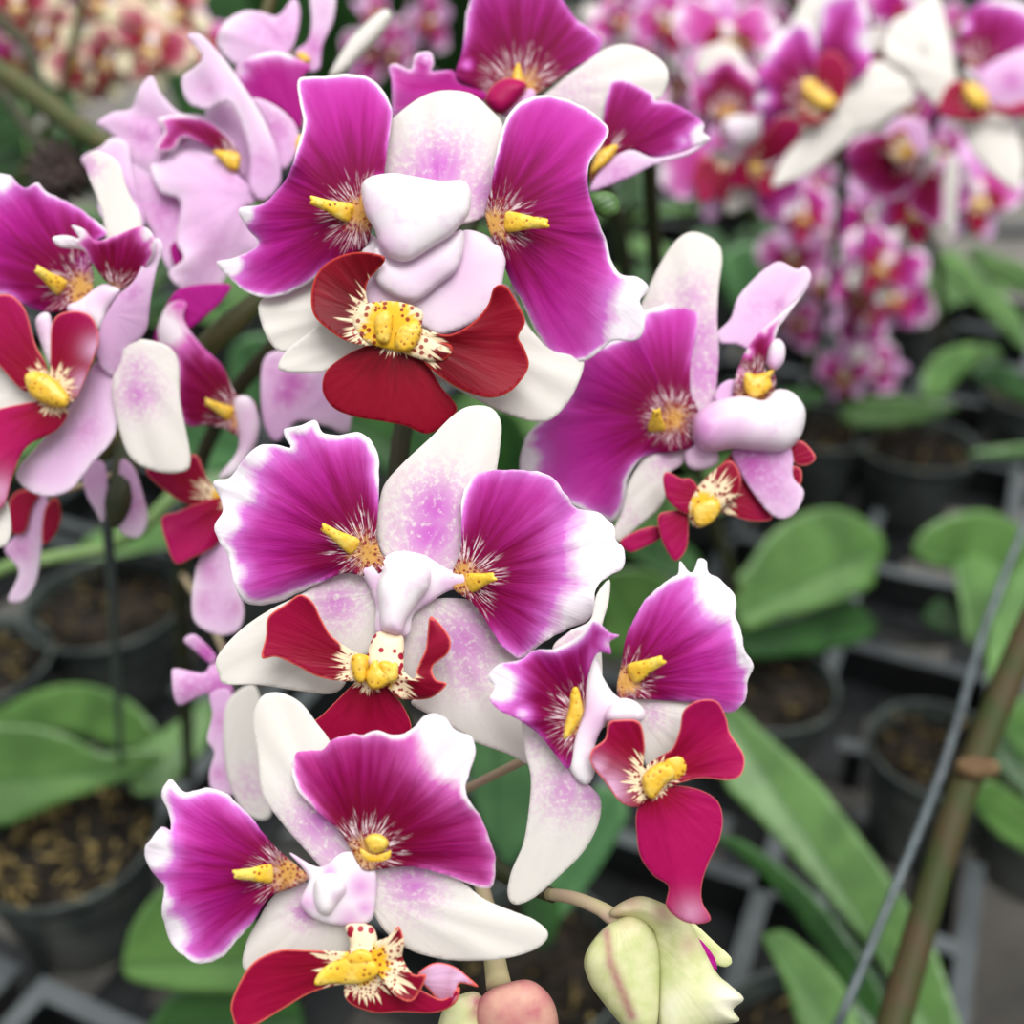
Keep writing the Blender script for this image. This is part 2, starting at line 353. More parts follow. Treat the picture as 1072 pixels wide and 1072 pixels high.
def CAL(par, vw, base, tip, w=12, up=24, d=0):
    b = MB(vw.at(vw.D+d*vw.D/F)); b.callus(base, tip, w, up, 0); return b.build('callus', M['callus'], par)
# ------------------------------------------------------------------ MAIN SPRAY
main = empty('orchid_plant', G(800, 705, .09), None, 'orchid plant arching forward with the largest magenta and white blooms and two opening buds', 'orchid')
sp = MB(V1)
sp.tube([G(800, 705, .085), P(752, 560, .80), P(712, 430, .70), P(692, 330, .62), P(683, 230, .54), P(676, 150, .48), P(640, 70, .42), P(560, 120, .37), P(480, 260, .345), P(428, 420, .33), P(416, 500, .322), P(400, 640, .315), P(430, 780, .30), P(495, 885, .285), P(545, 925, .275), P(580, 938, .268)],
        [.0040, .0042, .0042, .004, .004, .0036, .0034, .0032, .003, .003, .003, .0028, .0026, .0024, .0021, .0018], step=.01)
sp.build('flower_stem', M['stem_dark'], main)
def pedicel(plant, pts, r=.0012, mat='pedicel'):
    b = MB(V1); b.tube([P(*p) for p in pts], r, step=.004); b.build('pedicel', M[mat], plant)
def flower(plant, vw, c, label=None):
    p = vw.px([c])[0]; return empty('flower', P(p[0], p[1], vw.D), plant, label)
SW, SPK = M['sepal'], M['sepal_pink']
# ---- A: top bloom
A = flower(main, VA, (560, 430), 'upper bloom with dark red lip and a white hood at its centre')
S(A, 'petal', VA, M['petal'], [(243,92),(300,85),(350,80),(395,88),(430,115),(450,155),(448,200),(441,250),(434,300),(425,335),(405,370),(405,430),(390,472),(350,490),(310,510),(270,545),(215,575),(160,582),(110,560),(57,505),(100,492),(152,462),(125,425),(108,383),(160,372),(200,335),(225,290),(240,240),(252,190),(243,140)],
  (380,395), tipd=10, cup=.25, ruf=5, rn=4, w=3, frill=.5, wh=[(120,395,14,.9),(90,510,16,.9),(425,320,10,.6)])
CAL(A, VA, (352,392), (265,362), 13, 22)
S(A, 'petal', VA, M['petal'], [(700,200),(720,160),(760,135),(810,128),(860,145),(905,170),(937,205),(922,240),(900,270),(890,300),(895,350),(910,400),(930,450),(945,500),(965,530),(1000,535),(1028,560),(1008,590),(1018,620),(1012,665),(985,680),(950,680),(920,700),(880,725),(840,727),(800,700),(770,650),(745,600),(715,540),(690,480),(668,430),(660,385),(672,340),(680,290),(690,240)],
  (680,410), tipd=12, cup=.25, ruf=5, rn=5, w=3, frill=.7, wh=[(1010,600,34,1),(960,660,22,.7)])
CAL(A, VA, (715,412), (805,415), 14, 22)
S(A, 'sepal', VA, SW, [(440,330),(428,260),(438,200),(470,165),(520,130),(570,117),(630,125),(672,160),(700,195),(695,250),(690,320),(670,390),(600,420),(500,420)], (560,430), d=16, tipd=14, bow=10, cup=.5, pk=[(560,290,34,1),(540,330,40,.9),(660,350,30,.8)])
S(A, 'sepal', VA, SW, [(155,590),(230,565),(300,520),(360,560),(400,690),(350,700),(300,670),(260,695),(200,703),(165,660)], (400,600), d=24, tipd=10, cup=.3, lump=1)
S(A, 'sepal', VA, SW, [(195,738),(215,700),(260,665),(300,632),(340,640),(410,690),(340,738),(280,750),(220,750)], (420,660), d=14, tipd=-4, bow=8, cup=-.4)
S(A, 'sepal', VA, SW, [(500,720),(560,640),(660,560),(720,560),(760,650),(820,700),(880,720),(862,790),(822,845),(780,862),(700,840),(620,800),(555,765)], (520,620), d=12, tipd=14, cup=.3, pk=[(600,650,30,.8)])
def f(b):
    b.sheet([(395,440),(450,470),(560,470),(620,430),(700,470),(700,540),(680,600),(630,640),(560,665),(520,650),(450,640),(390,590),(380,540)], (560,430), d=5, w=0, puff=5, pk=[(600,520,60,.55),(420,560,30,.5)])
    b.sheet([(415,470),(470,500),(540,470),(605,430),(612,470),(595,520),(560,550),(500,592),(440,570),(410,530)], (520,420), d=-8, w=0, puff=9, pk=[(520,520,40,.45)])
    b.sheet([(383,335),(400,312),(450,303),(500,310),(560,320),(610,320),(628,345),(625,390),(605,420),(580,445),(540,470),(490,500),(450,495),(425,470),(412,430),(390,390)], (520,420), d=-20, w=0, puff=17, pk=[(430,470,20,.6),(390,380,14,.5)])
part(A, 'column', VA, M['column'], f)
def f(b):
    k = dict(S=120, w=0)
    b.sheet([(435,500),(420,485),(370,480),(320,495),(285,525),(270,570),(275,620),(310,655),(350,680),(400,690),(440,670),(430,620),(400,600),(395,550)], (440,640), d=-8, tipd=-14, cup=-.5, bow=14, **k)
    b.sheet([(440,680),(400,688),(350,710),(305,745),(295,790),(320,830),(370,850),(430,860),(480,870),(530,888),(570,865),(597,830),(560,780),(530,730),(490,690)], (460,665), d=-12, tipd=-6, fold=.25, bow=10, S=60, w=0)
    b.sheet([(480,690),(520,725),(560,760),(610,790),(670,807),(720,790),(757,740),(750,700),(735,670),(750,635),(730,590),(705,555),(680,560),(665,600),(630,640),(580,665),(530,655),(480,640)], (470,665), d=-10, tipd=-8, cup=-.5, ruf=2, **k)
    b.sheet([(385,600),(430,590),(480,595),(520,615),(520,665),(585,690),(570,722),(520,722),(470,705),(400,685),(368,655),(365,620)], (450,650), d=-15, S=170, w=0, puff=3, lump=1)
part(A, 'lip', VA, M['lip_red'], f)
def f(b):
    for o in ([(415,625),(435,612),(452,625),(450,660),(440,685),(420,680),(412,650)], [(460,660),(480,640),(510,635),(518,660),(500,695),(475,705),(458,690)]):
        b.sheet(o, o[0], d=-20, w=0, puff=6, step=2.4)
part(A, 'callus', VA, M['callus'], f)
pedicel(main, [(445,330,.338), (455,260,.30), (462,235,.278)])
# ---- B: middle bloom
B = flower(main, VB, (500, 420), 'middle bloom facing straight out with a spotted yellow and crimson lip')
S(B, 'petal', VB, M['petal'], [(218,65),(250,60),(290,43),(307,72),(340,80),(390,73),(420,90),(437,130),(440,190),(437,260),(434,310),(442,350),(460,378),(440,402),(400,408),(360,402),(300,425),(250,450),(200,470),(150,478),(115,460),(100,420),(88,370),(65,325),(55,290),(75,250),(52,190),(90,180),(110,150),(150,110),(185,100),(232,108),(220,85)],
  (412,352), tipd=8, cup=.2, ruf=5, rn=6, w=8, frill=.6, wh=[(85,200,32,1),(70,280,24,1),(150,120,22,.8),(110,400,18,.6)])
CAL(B, VB, (378,338), (303,292), 12, 20)
S(B, 'petal', VB, M['petal'], [(640,205),(660,175),(700,163),(760,160),(810,165),(852,185),(880,222),(900,250),(950,260),(988,290),(992,325),(1015,350),(1010,390),(975,410),(945,440),(945,490),(920,515),(880,535),(830,560),(790,590),(765,603),(735,580),(705,540),(680,500),(655,470),(615,440),(610,405),(630,350),(632,300),(632,250)],
  (635,415), tipd=10, cup=.2, ruf=5, rn=6, w=8, frill=.8, wh=[(985,360,58,1),(930,500,44,1),(850,560,26,.8),(960,290,30,.8)])
CAL(B, VB, (655,425), (714,408), 13, 20)
S(B, 'sepal', VB, SW, [(440,235),(455,190),(500,140),(560,85),(610,35),(650,12),(700,15),(725,50),(722,110),(715,160),(700,260),(660,380),(600,420),(540,430),(480,410),(440,340),(432,290)], (520,410), (640,60), d=14, tipd=10, bow=8, cup=.4, pk=[(570,250,34,1),(560,310,36,1),(510,290,26,.6)])
S(B, 'sepal', VB, SW, [(60,600),(110,540),(180,490),(260,450),(340,400),(400,400),(440,440),(440,520),(430,570),(390,610),(340,640),(362,657),(330,684),(250,677),(160,664),(80,662),(65,640)], (450,450), d=12, tipd=14, cup=.25, pk=[(340,470,26,.8),(400,440,20,.4)])
S(B, 'sepal', VB, SW, [(490,640),(495,560),(530,480),(600,460),(690,480),(770,570),(765,630),(800,720),(835,790),(830,835),(790,850),(740,825),(660,795),(600,755),(515,708),(540,680)], (540,450), d=12, tipd=16, cup=.3, pk=[(640,560,40,.8),(650,630,26,.6)])
def f(b):
    b.sheet([(395,392),(440,372),(480,352),(540,358),(600,392),(640,400),(645,430),(600,445),(560,470),(520,500),(505,550),(435,545),(432,480),(415,430)], (500,400), d=2, w=0, puff=6, pk=[(430,430,14,.6),(560,480,16,.7),(620,440,18,.7),(465,545,14,1),(425,470,10,.6),(395,392,16,.6)])
    b.sheet([(445,405),(455,378),(490,358),(535,366),(560,395),(556,435),(530,470),(505,510),(492,545),(462,542),(445,530),(440,480),(435,435)], (500,400), d=-10, w=0, puff=16, pk=[(470,555,14,.8)])
part(B, 'column', VB, M['column'], f)
part(B, 'column_foot', VB, M['foot'], lambda b: b.sheet([(430,545),(465,540),(495,550),(497,600),(492,640),(440,640),(412,605)], (465,540), d=-6, tipd=-10, w=0, puff=6), 'cream with red spots')
def f(b):
    k = dict(S=110, w=0)
    b.sheet([(165,600),(175,550),(180,505),(220,475),(255,452),(285,470),(305,510),(330,550),(380,585),(420,600),(420,640),(370,655),(300,645),(250,620),(200,598)], (425,625), d=-12, tipd=-14, cup=-.5, bow=10, **k)
    b.sheet([(400,640),(380,660),(350,690),(310,730),(275,765),(330,800),(390,795),(450,790),(490,785),(515,765),(500,720),(470,680),(445,650)], (420,640), d=-8, tipd=8, fold=.2, S=55, w=0)
    b.sheet([(440,640),(480,690),(510,697),(560,694),(598,662),(572,650),(565,620),(600,590),(607,560),(590,530),(560,503),(553,540),(548,580),(530,620),(520,650),(490,630)], (440,635), d=-10, tipd=-14, ruf=4, rn=4, **k)
part(B, 'lip', VB, M['lip'], f)
def f(b):
    for o in ([(375,600),(395,590),(410,605),(408,650),(395,660),(378,640)], [(408,640),(430,605),(450,625),(480,610),(482,640),(450,668),(420,672)], [(440,610),(470,612),(485,640),(470,660),(445,650)]):
        b.sheet(o, o[0], d=-20, w=0, puff=6, step=2.2)
part(B, 'callus', VB, M['callus'], f)
pedicel(main, [(402,600,.318), (412,600,.29), (428,596,.256)])
# ---- C: lower left bloom
Cf = flower(main, VC, (500, 520), 'lower left bloom turned left with a dark magenta right petal')
S(Cf, 'petal', VC, M['petal'], [(88,300),(110,265),(135,288),(155,294),(200,285),(245,300),(290,340),(330,390),(365,430),(410,468),(440,500),(400,525),(350,545),(310,600),(270,650),(230,690),(180,705),(140,685),(105,640),(90,580),(95,520),(65,485),(50,440),(60,410),(90,378),(112,385),(105,340)],
  (392,492), tipd=-4, cup=.25, ruf=5, rn=6, w=7, frill=.8, wh=[(68,430,26,1),(110,630,26,.9),(100,560,14,.7)])
CAL(Cf, VC, (345,490), (258,492), 13, 22)
S(Cf, 'petal', VC, M['petal_deep'], [(400,200),(420,190),(470,195),(500,170),(540,155),(570,158),(605,148),(650,160),(690,140),(720,112),(765,115),(790,145),(830,165),(838,200),(825,250),(815,300),(850,350),(870,400),(885,450),(882,518),(850,522),(800,505),(740,485),(680,472),(620,478),(570,480),(540,430),(510,385),(460,340),(420,300),(402,250)],
  (575,440), d=-6, tipd=-8, cup=.25, ruf=3, rn=6, w=6, frill=.8, wh=[(800,190,48,1),(740,140,28,.9),(880,400,12,.7)])
part(Cf, 'callus', VC, M['callus'], lambda b: [b.sheet([(575,410),(590,395),(615,397),(632,415),(620,435),(590,440)], (600,415), d=-10, w=0, puff=6, step=2.2), b.sheet([(560,425),(600,440),(640,430),(630,460),(590,465),(565,450)], (600,440), d=-4, w=0, puff=4, step=2.2)])
S(Cf, 'sepal', VC, SW, [(310,100),(330,65),(370,57),(420,80),(460,130),(500,190),(540,320),(590,450),(560,500),(500,500),(430,430),(370,360),(330,300),(318,200),(306,140)], (530,480), (350,90), d=10, tipd=10, cup=.4, pk=[(470,360,30,.9),(500,430,26,.6)])
S(Cf, 'sepal', VC, SW, [(288,720),(290,660),(320,600),(360,540),(430,510),(510,550),(545,640),(520,690),(440,700),(360,720)], (500,540), d=12, tipd=12, cup=.3, pk=[(430,580,16,.8),(435,540,14,.5)])
S(Cf, 'sepal', VC, SW, [(575,520),(610,470),(700,455),(800,505),(860,550),(930,580),(980,600),(1012,632),(990,665),(920,690),(820,698),(740,690),(670,665),(610,610)], (560,520), d=8, tipd=12, cup=.5, pk=[(690,510,28,.9),(640,500,20,.6)])
def f(b):
    b.sheet([(395,440),(450,470),(480,470),(520,440),(570,440),(600,480),(600,560),(585,605),(530,615),(460,600),(420,560),(440,500)], (500,500), d=0, w=0, puff=6, pk=[(490,485,9,.9),(565,520,14,.9),(575,570,10,.9),(435,560,12,.7),(410,460,14,.6),(540,600,14,.7)])
    b.sheet([(460,500),(490,488),(520,500),(530,530),(510,560),(490,588),(468,585),(455,560),(452,525)], (490,500), d=-8, w=0, puff=13)
part(Cf, 'column', VC, M['column'], f)
part(Cf, 'column_foot', VC, M['foot'], lambda b: b.sheet([(528,615),(560,608),(592,615),(605,650),(595,700),(530,700),(540,660)], (560,610), d=-4, tipd=-6, w=0, puff=5), 'cream with red spots')
def f(b):
    k = dict(S=125, w=0)
    b.sheet([(255,800),(275,750),(310,700),(370,672),(440,672),(520,676),(570,680),(600,720),(560,750),(500,757),(440,777),(380,812),(310,852),(270,855),(258,830)], (570,705), d=-8, tipd=-12, cup=-.3, ruf=2, **k)
    b.sheet([(590,700),(588,660),(630,640),(655,615),(668,650),(665,690),(690,730),(722,732),(690,792),(650,782),(615,740)], (585,705), d=-12, tipd=-10, ruf=4, rn=4, **k)
    b.sheet([(540,740),(600,730),(680,790),(700,765),(760,790),(800,760),(790,800),(740,822),(660,820),(600,822),(540,800),(525,770)], (570,720), d=-6, tipd=10, S=90, w=0)
    b.sheet([(700,735),(720,712),(750,702),(790,712),(820,735),(845,760),(800,752),(795,790),(765,805),(730,770)], (600,740), d=2, tipd=2, S=110, w=0, wh=[(750,725,24,1),(800,740,18,1)])
part(Cf, 'lip', VC, M['lip'], f)
def f(b):
    for o in ([(470,720),(510,695),(560,690),(600,700),(605,730),(560,752),(500,752),(455,755)], [(530,690),(560,670),(590,680),(590,705),(540,712)]):
        b.sheet(o, (550,700), d=-16, w=0, puff=5, step=2.2, lump=1)
part(Cf, 'callus', VC, M['callus'], f)
pedicel(main, [(440,800,.298), (400,860,.27), (350,925,.244)])
# ---- D: lower right bloom
D_ = flower(main, VD, (380, 480), 'lower right bloom seen from the side with a long crimson lip')
S(D_, 'petal', VD, M['petal'], [(28,380),(60,345),(110,335),(150,310),(200,305),(240,290),(280,260),(305,226),(330,240),(350,260),(380,268),(352,288),(357,318),(322,315),(300,360),(290,410),(285,470),(262,540),(245,625),(210,590),(170,540),(120,500),(60,470),(33,440),(45,410)],
  (285,490), d=-2, tipd=-12, fold=-.15, ruf=3, rn=5, w=6, frill=.6, wh=[(60,400,26,1),(120,480,14,.7),(350,290,14,.7),(220,300,8,.5)])
part(D_, 'callus', VD, M['callus'], lambda b: b.sheet([(250,410),(270,405),(278,440),(280,480),(265,510),(245,540),(228,545),(235,500),(245,460)], (260,470), d=-6, w=0, puff=5, step=2.2))
S(D_, 'petal', VD, M['petal'], [(372,410),(385,340),(395,280),(420,220),(460,160),(510,120),(535,105),(541,70),(560,92),(575,100),(590,66),(612,70),(617,100),(650,120),(690,170),(690,220),(705,260),(715,310),(737,345),(722,390),(720,430),(690,470),(650,475),(600,450),(540,446),(470,440),(420,440),(385,440)],
  (392,395), d=2, tipd=8, cup=.3, ruf=2.5, rn=6, w=6, frill=.6, S=140, wh=[(665,150,34,1),(720,330,14,.8),(545,90,12,.9),(600,85,12,.9)])
CAL(D_, VD, (420,368), (500,330), 14, 18)
S(D_, 'sepal', VD, SW, [(420,430),(480,410),(570,450),(560,540),(490,640),(450,620),(430,520)], (400,440), d=10, tipd=8, cup=.3, pk=[(470,480,16,.5)])
S(D_, 'sepal', VD, SW, [(120,470),(180,530),(210,575),(250,630),(310,680),(330,715),(320,780),(280,850),(220,910),(150,970),(100,988),(80,960),(90,900),(120,830),(135,750),(142,650),(125,570)], (300,520), (120,960), d=6, tipd=2, bow=14, cup=.5, pk=[(240,680,30,.7),(300,700,20,.7),(160,560,16,.4)])
S(D_, 'sepal', VD, SW, [(200,320),(240,262),(300,228),(318,160),(352,120),(350,180),(330,260),(330,400),(280,460)], (350,440), d=14, tipd=10, cup=.3, pk=[(250,290,20,.4)])
def f(b):
    b.sheet([(290,350),(318,330),(335,380),(365,425),(395,450),(345,500),(315,560),(312,640),(285,668),(245,620),(255,540),(282,470)], (330,430), d=2, w=0, puff=5, pk=[(320,500,22,.6),(290,470,18,.6),(330,540,14,.7)])
    b.sheet([(340,490),(362,448),(390,436),(425,446),(448,475),(438,500),(400,506),(365,504)], (400,470), d=-8, w=0, puff=11, pk=[(330,500,14,.7)])
part(D_, 'column', VD, M['column'], f)
def f(b):
    k = dict(S=95, w=0)
    b.sheet([(305,575),(340,545),(350,502),(380,494),(432,500),(447,560),(444,620),(470,660),(450,710),(420,727),(380,712),(340,660),(303,612)], (475,665), d=-10, tipd=-8, cup=-.3, S=120, w=0, wh=[(350,680,16,.9),(320,620,10,.7)])
    b.sheet([(520,570),(540,520),(550,470),(590,442),(640,445),(665,490),(675,530),(712,590),(705,640),(670,655),(600,650),(550,660),(490,680),(450,660),(450,620),(490,590)], (470,655), d=-8, tipd=-12, cup=-.4, ruf=2, **k)
    b.sheet([(450,690),(470,665),(520,668),(590,680),(640,710),(655,760),(645,820),(620,870),(600,930),(600,980),(622,1030),(560,1037),(505,995),(510,940),(470,910),(435,860),(425,800),(425,740)], (478,668), (560,1030), d=-10, tipd=-4, fold=.18, bow=8, S=50, w=0, wh=[(570,1010,14,.5)])
part(D_, 'lip', VD, M['lip_pink'], f)
part(D_, 'callus', VD, M['callus'], lambda b: [b.sheet([(440,650),(460,625),(490,608),(520,618),(528,645),(500,670),(470,705),(448,690)], (480,650), d=-18, w=0, puff=7, step=2.2), b.sheet([(500,600),(540,590),(560,620),(540,650),(510,650)], (520,620), d=-12, w=0, puff=3, step=2.2, mi=0)])
pedicel(main, [(480,830,.296), (560,790,.275), (640,752,.245)])
# ---- E: right upper bloom
E = flower(main, VE, (590, 620), 'right-hand bloom turned to the right with a swollen pink and white hood')
S(E, 'petal', VE, M['petal'], [(415,282),(460,265),(520,245),(560,250),(583,290),(577,350),(562,420),(557,480),(560,530),(580,570),(590,640),(560,690),(500,705),(440,710),(400,735),(368,790),(362,860),(342,900),(315,918),(250,890),(150,840),(45,770),(60,660),(130,590),(190,540),(205,460),(240,400),(320,370),(400,340)],
  (505,600), tipd=14, cup=.25, ruf=4, rn=4, w=4, frill=.4, S=140, wh=[(55,730,22,.7),(70,660,14,.5),(420,290,12,.5)])
CAL(E, VE, (455,630), (455,570), 12, 18)
S(E, 'sepal', VE, SW, [(400,300),(430,210),(480,110),(530,50),(580,38),(640,70),(655,120),(645,200),(640,300),(645,400),(640,480),(630,560),(600,600),(550,560),(520,440),(450,330)], (600,600), (580,40), d=16, tipd=6, bow=10, cup=.5, pk=[(600,460,46,.8),(580,350,30,.8),(560,240,24,.6),(550,300,30,.6)])
S(E, 'petal', VE, M['sepal_pink'], [(638,345),(680,300),(700,240),(740,190),(790,145),(830,127),(880,150),(905,140),(925,170),(910,210),(880,245),(840,285),(800,325),(760,380),(735,395),(700,378),(650,375)], (740,440), (880,150), d=14, tipd=10, cup=.5, pk=[(760,260,20,.3),(830,260,10,.8)])
S(E, 'petal', VE, M['petal_deep'], [(690,560),(695,480),(720,410),(760,350),(815,300),(885,240),(915,205),(850,295),(825,330),(812,370),(800,410),(785,450),(815,470),(810,520),(760,560)], (750,520), (880,240), d=4, tipd=-6, w=5, S=150, ruf=1, wh=[(700,470,9,.9),(730,400,8,.9),(780,335,8,.8),(860,265,9,.8)])
part(E, 'callus', VE, M['callus'], lambda b: b.sheet([(725,465),(760,470),(812,455),(800,480),(806,505),(780,530),(745,540),(722,510)], (760,490), d=-4, w=0, puff=6, step=2.4))
S(E, 'sepal', VE, M['sepal_pink'], [(630,540),(650,500),(690,485),(720,520),(700,560),(650,570)], (680,560), d=10)
part(E, 'petal_tip', VE, M['column'], lambda b: b.sheet([(790,440),(798,385),(822,360),(845,382),(842,430),(815,458)], (815,450), d=-2, w=0, puff=8, pk=[(800,440,14,.8)]))
def f(b):
    b.sheet([(570,600),(600,568),(650,545),(720,535),(780,548),(820,515),(870,525),(905,570),(905,620),(885,670),(840,702),(760,702),(690,695),(620,705),(585,690),(565,645)], (620,620), d=-12, w=0, puff=24, pk=[(600,640,38,.95),(680,640,32,.65),(760,690,22,.5)])
    b.sheet([(540,700),(560,640),(600,640),(640,700),(640,740),(590,760),(550,750)], (600,650), d=2, w=0, puff=6, pk=[(580,690,30,.7)])
part(E, 'column', VE, M['column'], f)
def f(b):
    k = dict(S=110, w=0)
    b.sheet([(640,760),(700,700),(740,740),(770,840),(808,905),(750,915),(690,900),(640,880),(620,830)], (620,840), d=-2, tipd=4, **k)
    b.sheet([(865,680),(900,673),(938,718),(920,742),(885,745),(862,720)], (760,760), d=-6, **k)
    b.sheet([(862,750),(890,752),(897,780),(888,810),(865,790)], (740,780), d=-4, **k)
    b.sheet([(475,780),(490,765),(530,785),(565,790),(605,860),(590,885),(560,895),(520,880),(485,840)], (640,850), d=-10, tipd=-6, S=60, w=0)
    b.sheet([(460,900),(490,885),(545,885),(552,940),(545,1000),(515,1035),(490,1010),(468,960)], (600,850), d=-8, tipd=0, S=60, w=0)
    b.sheet([(548,880),(560,840),(590,800),(630,760),(680,730),(712,780),(700,840),(650,880),(610,925),(570,932)], (600,870), d=-12, puff=5, S=150, w=0)
    b.sheet([(345,975),(400,942),(460,930),(475,960),(400,1002),(370,1006)], (560,900), d=4, S=60, w=0)
part(E, 'lip', VE, M['lip_pink'], f)
part(E, 'callus', VE, M['callus'], lambda b: b.sheet([(565,880),(600,850),(640,850),(650,880),(620,920),(580,930)], (600,890), d=-18, w=0, puff=5, step=2.4))
S(E, 'lip_blade', VE, M['sepal_pink'], [(685,700),(760,700),(862,690),(870,780),(903,825),(880,885),(840,907),(800,892),(750,832),(705,760)], (780,690), d=-10, tipd=-2, bow=6, cup=.4, pk=[(740,740,30,.9),(800,800,30,.5)], label='pale pink blade hanging below the hood')
S(E, 'sepal', VE, SW, [(355,870),(375,790),(430,710),(500,690),(550,690),(535,740),(485,780),(475,860),(400,930),(340,978),(322,950),(345,900)], (560,680), d=8, tipd=12, cup=.2, pk=[(490,720,20,.6),(370,900,12,.4)])
pedicel(main, [(560,120,.372), (640,300,.35), (690,420,.33), (735,445,.31)])
# ---- buds
K2 = empty('flower_bud', P(640, 955, .25), main, 'opening green and cream bud with a purple inner edge')
kb = M['bud']
S(K2, 'sepal', VK, kb, [(567,600),(590,550),(640,500),(700,480),(750,510),(775,570),(778,680),(765,800),(700,810),(610,710),(575,650)], (660,480), (720,800), d=-6, w=0, puff=24, pk=stripe((630,525),(640,610),8,4.5,.75)+stripe((640,610),(700,760),14,5,.8)+[(690,500,14,.3)])
S(K2, 'sepal', VK, kb, [(640,480),(660,448),(720,424),(780,440),(850,480),(900,560),(940,640),(975,672),(1015,712),(985,742),(1002,775),(930,790),(860,830),(780,830),(770,600),(740,510)], (680,470), (960,740), d=4, w=0, puff=22, wh=[(980,715,22,.9),(800,740,20,.6)], pk=[(700,440,14,.5),(790,470,12,.6),(860,560,12,.4),(660,470,10,.5)])
S(K2, 'sepal', VK, kb, [(800,455),(870,495),(925,545),(980,598),(968,622),(930,612),(880,565),(830,510)], (720,450), d=16, w=0, th=6, pk=[(840,480,10,.4)])
S(K2, 'petal', VK, M['petal_plain'], [(850,520),(895,548),(932,595),(938,632),(905,612),(870,570)], (800,500), d=2, w=0, th=3)
part(K2, 'pedicel', VK, M['pedicel'], lambda b: b.tube([P(574, 936, .268), P(600, 940, .262), P(630, 952, .256), P(652, 968, .252)], [.0014, .0016, .0018, .0024], step=.003))
K1 = empty('flower_bud', P(520, 1035, .25), main, 'pink-flushed round bud cut by the bottom edge')
S(K1, 'sepal', VK, M['bud_pink'], [(262,745),(280,705),(320,678),(400,658),(450,680),(485,730),(495,800),(480,860),(400,900),(300,870),(265,800)], (330,680), d=-10, w=0, puff=26)
S(K1, 'sepal', VK, kb, [(155,800),(175,735),(215,702),(270,695),(300,760),(300,860),(230,890),(165,860)], (300,680), d=2, w=0, puff=22, pk=[(265,720,8,.9),(262,750,8,.8)])
part(K1, 'pedicel', VK, M['pedicel'], lambda b: b.tube([P(495, 890, .284), P(512, 960, .272), P(517, 1000, .262), P(522, 1032, .254)], [.0016, .0022, .0026, .003], step=.003))
# ------------------------------------------------------------------ LEFT SPRAY (F, J)
left = empty('orchid_plant', P(-260, 900, .66), None, 'orchid at the left edge with one broad magenta bloom above faded hanging ones', 'orchid')
part(left, 'flower_stem', V1, M['stem'], lambda b: b.tube([P(-260, 905, .66), P(-240, 700, .55), P(-150, 560, .46), P(-40, 502, .40), P(60, 490, .375), P(120, 465, .365), P(175, 405, .365), P(235, 345, .368), P(290, 300, .38)], [.004, .004, .0038, .0036, .0034, .0034, .0038, .0042, .003], step=.008))
part(left, 'bract', V1, M['stem_dark'], lambda b: b.tube([P(128, 452, .372), P(132, 490, .352), P(124, 530, .345), P(118, 552, .343)], [.0028, .0042, .0042, .001], step=.004))
Ff = flower(left, VF, (200, 330), 'broad magenta bloom with a folded right petal')
S(Ff, 'petal', VF, M['petal'], [(-60,60),(-20,48),(20,50),(40,68),(60,80),(82,68),(110,90),(150,110),(200,140),(240,180),(215,200),(205,240),(210,290),(190,340),(120,358),(60,345),(20,320),(-40,310),(-100,250),(-100,150)],
  (180,305), tipd=6, cup=.25, ruf=3, rn=6, w=5, frill=.8, wh=[(0,60,18,.9),(190,250,12,.5)])
CAL(Ff, VF, (135,300), (78,258), 12, 20)
S(Ff, 'petal', VF, M['petal_deep'], [(118,190),(150,185),(178,192),(160,163),(190,172),(215,197),(260,185),(320,165),(348,195),(342,235),(305,285),(272,308),(235,285),(205,245),(185,218),(135,212)], (255,320), d=-6, tipd=-14, cup=-.4, ruf=2, w=4, S=120, wh=[(145,200,20,1),(175,180,12,1),(330,180,14,.8),(350,210,12,.8)])
S(Ff, 'petal', VF, SPK, [(345,195),(366,210),(352,260),(338,330),(328,400),(292,440),(270,505),(230,485),(212,430),(230,380),(262,325),(305,280)], (250,360), (340,240), d=-8, tipd=-16, bow=6, cup=.5, pk=[(300,310,14,.5),(270,470,14,.4)], label='pale underside of the folded petal')
S(Ff, 'sepal', VF, SW, [(240,205),(228,130),(190,25),(215,-5),(265,20),(285,80),(318,150),(305,200),(270,260)], (230,320), (220,0), d=14, tipd=8, cup=.4, pk=[(200,30,14,.6)])
S(Ff, 'sepal', VF, SW, [(250,520),(270,470),(290,420),(370,430),(400,470),(405,560),(428,690),(400,718),(340,712),(290,680),(262,600)], (240,380), (360,700), d=2, tipd=6, bow=8, cup=.4, pk=[(310,540,22,.8),(305,490,18,.6)])
S(Ff, 'sepal', VF, SPK, [(160,560),(215,470),(250,480),(262,620),(205,700),(150,762),(80,766),(36,722),(90,650),(135,600)], (210,420), d=12, tipd=8, cup=.3, pk=[(190,620,20,.5)])
S(Ff, 'sepal', VF, SW, [(-40,470),(40,510),(90,560),(60,590),(-40,590)], (120,480), d=8)
part(Ff, 'column', VF, M['column'], lambda b: [b.sheet([(150,345),(180,330),(230,295),(275,305),(245,350),(222,400),(200,380),(170,380)], (200,340), d=-4, w=0, puff=7, pk=[(230,320,16,.6),(170,360,14,.5)]), b.sheet([(80,375),(110,360),(120,420),(115,480),(95,440)], (110,430), d=4, w=0, puff=4, pk=[(100,400,20,.5)])])
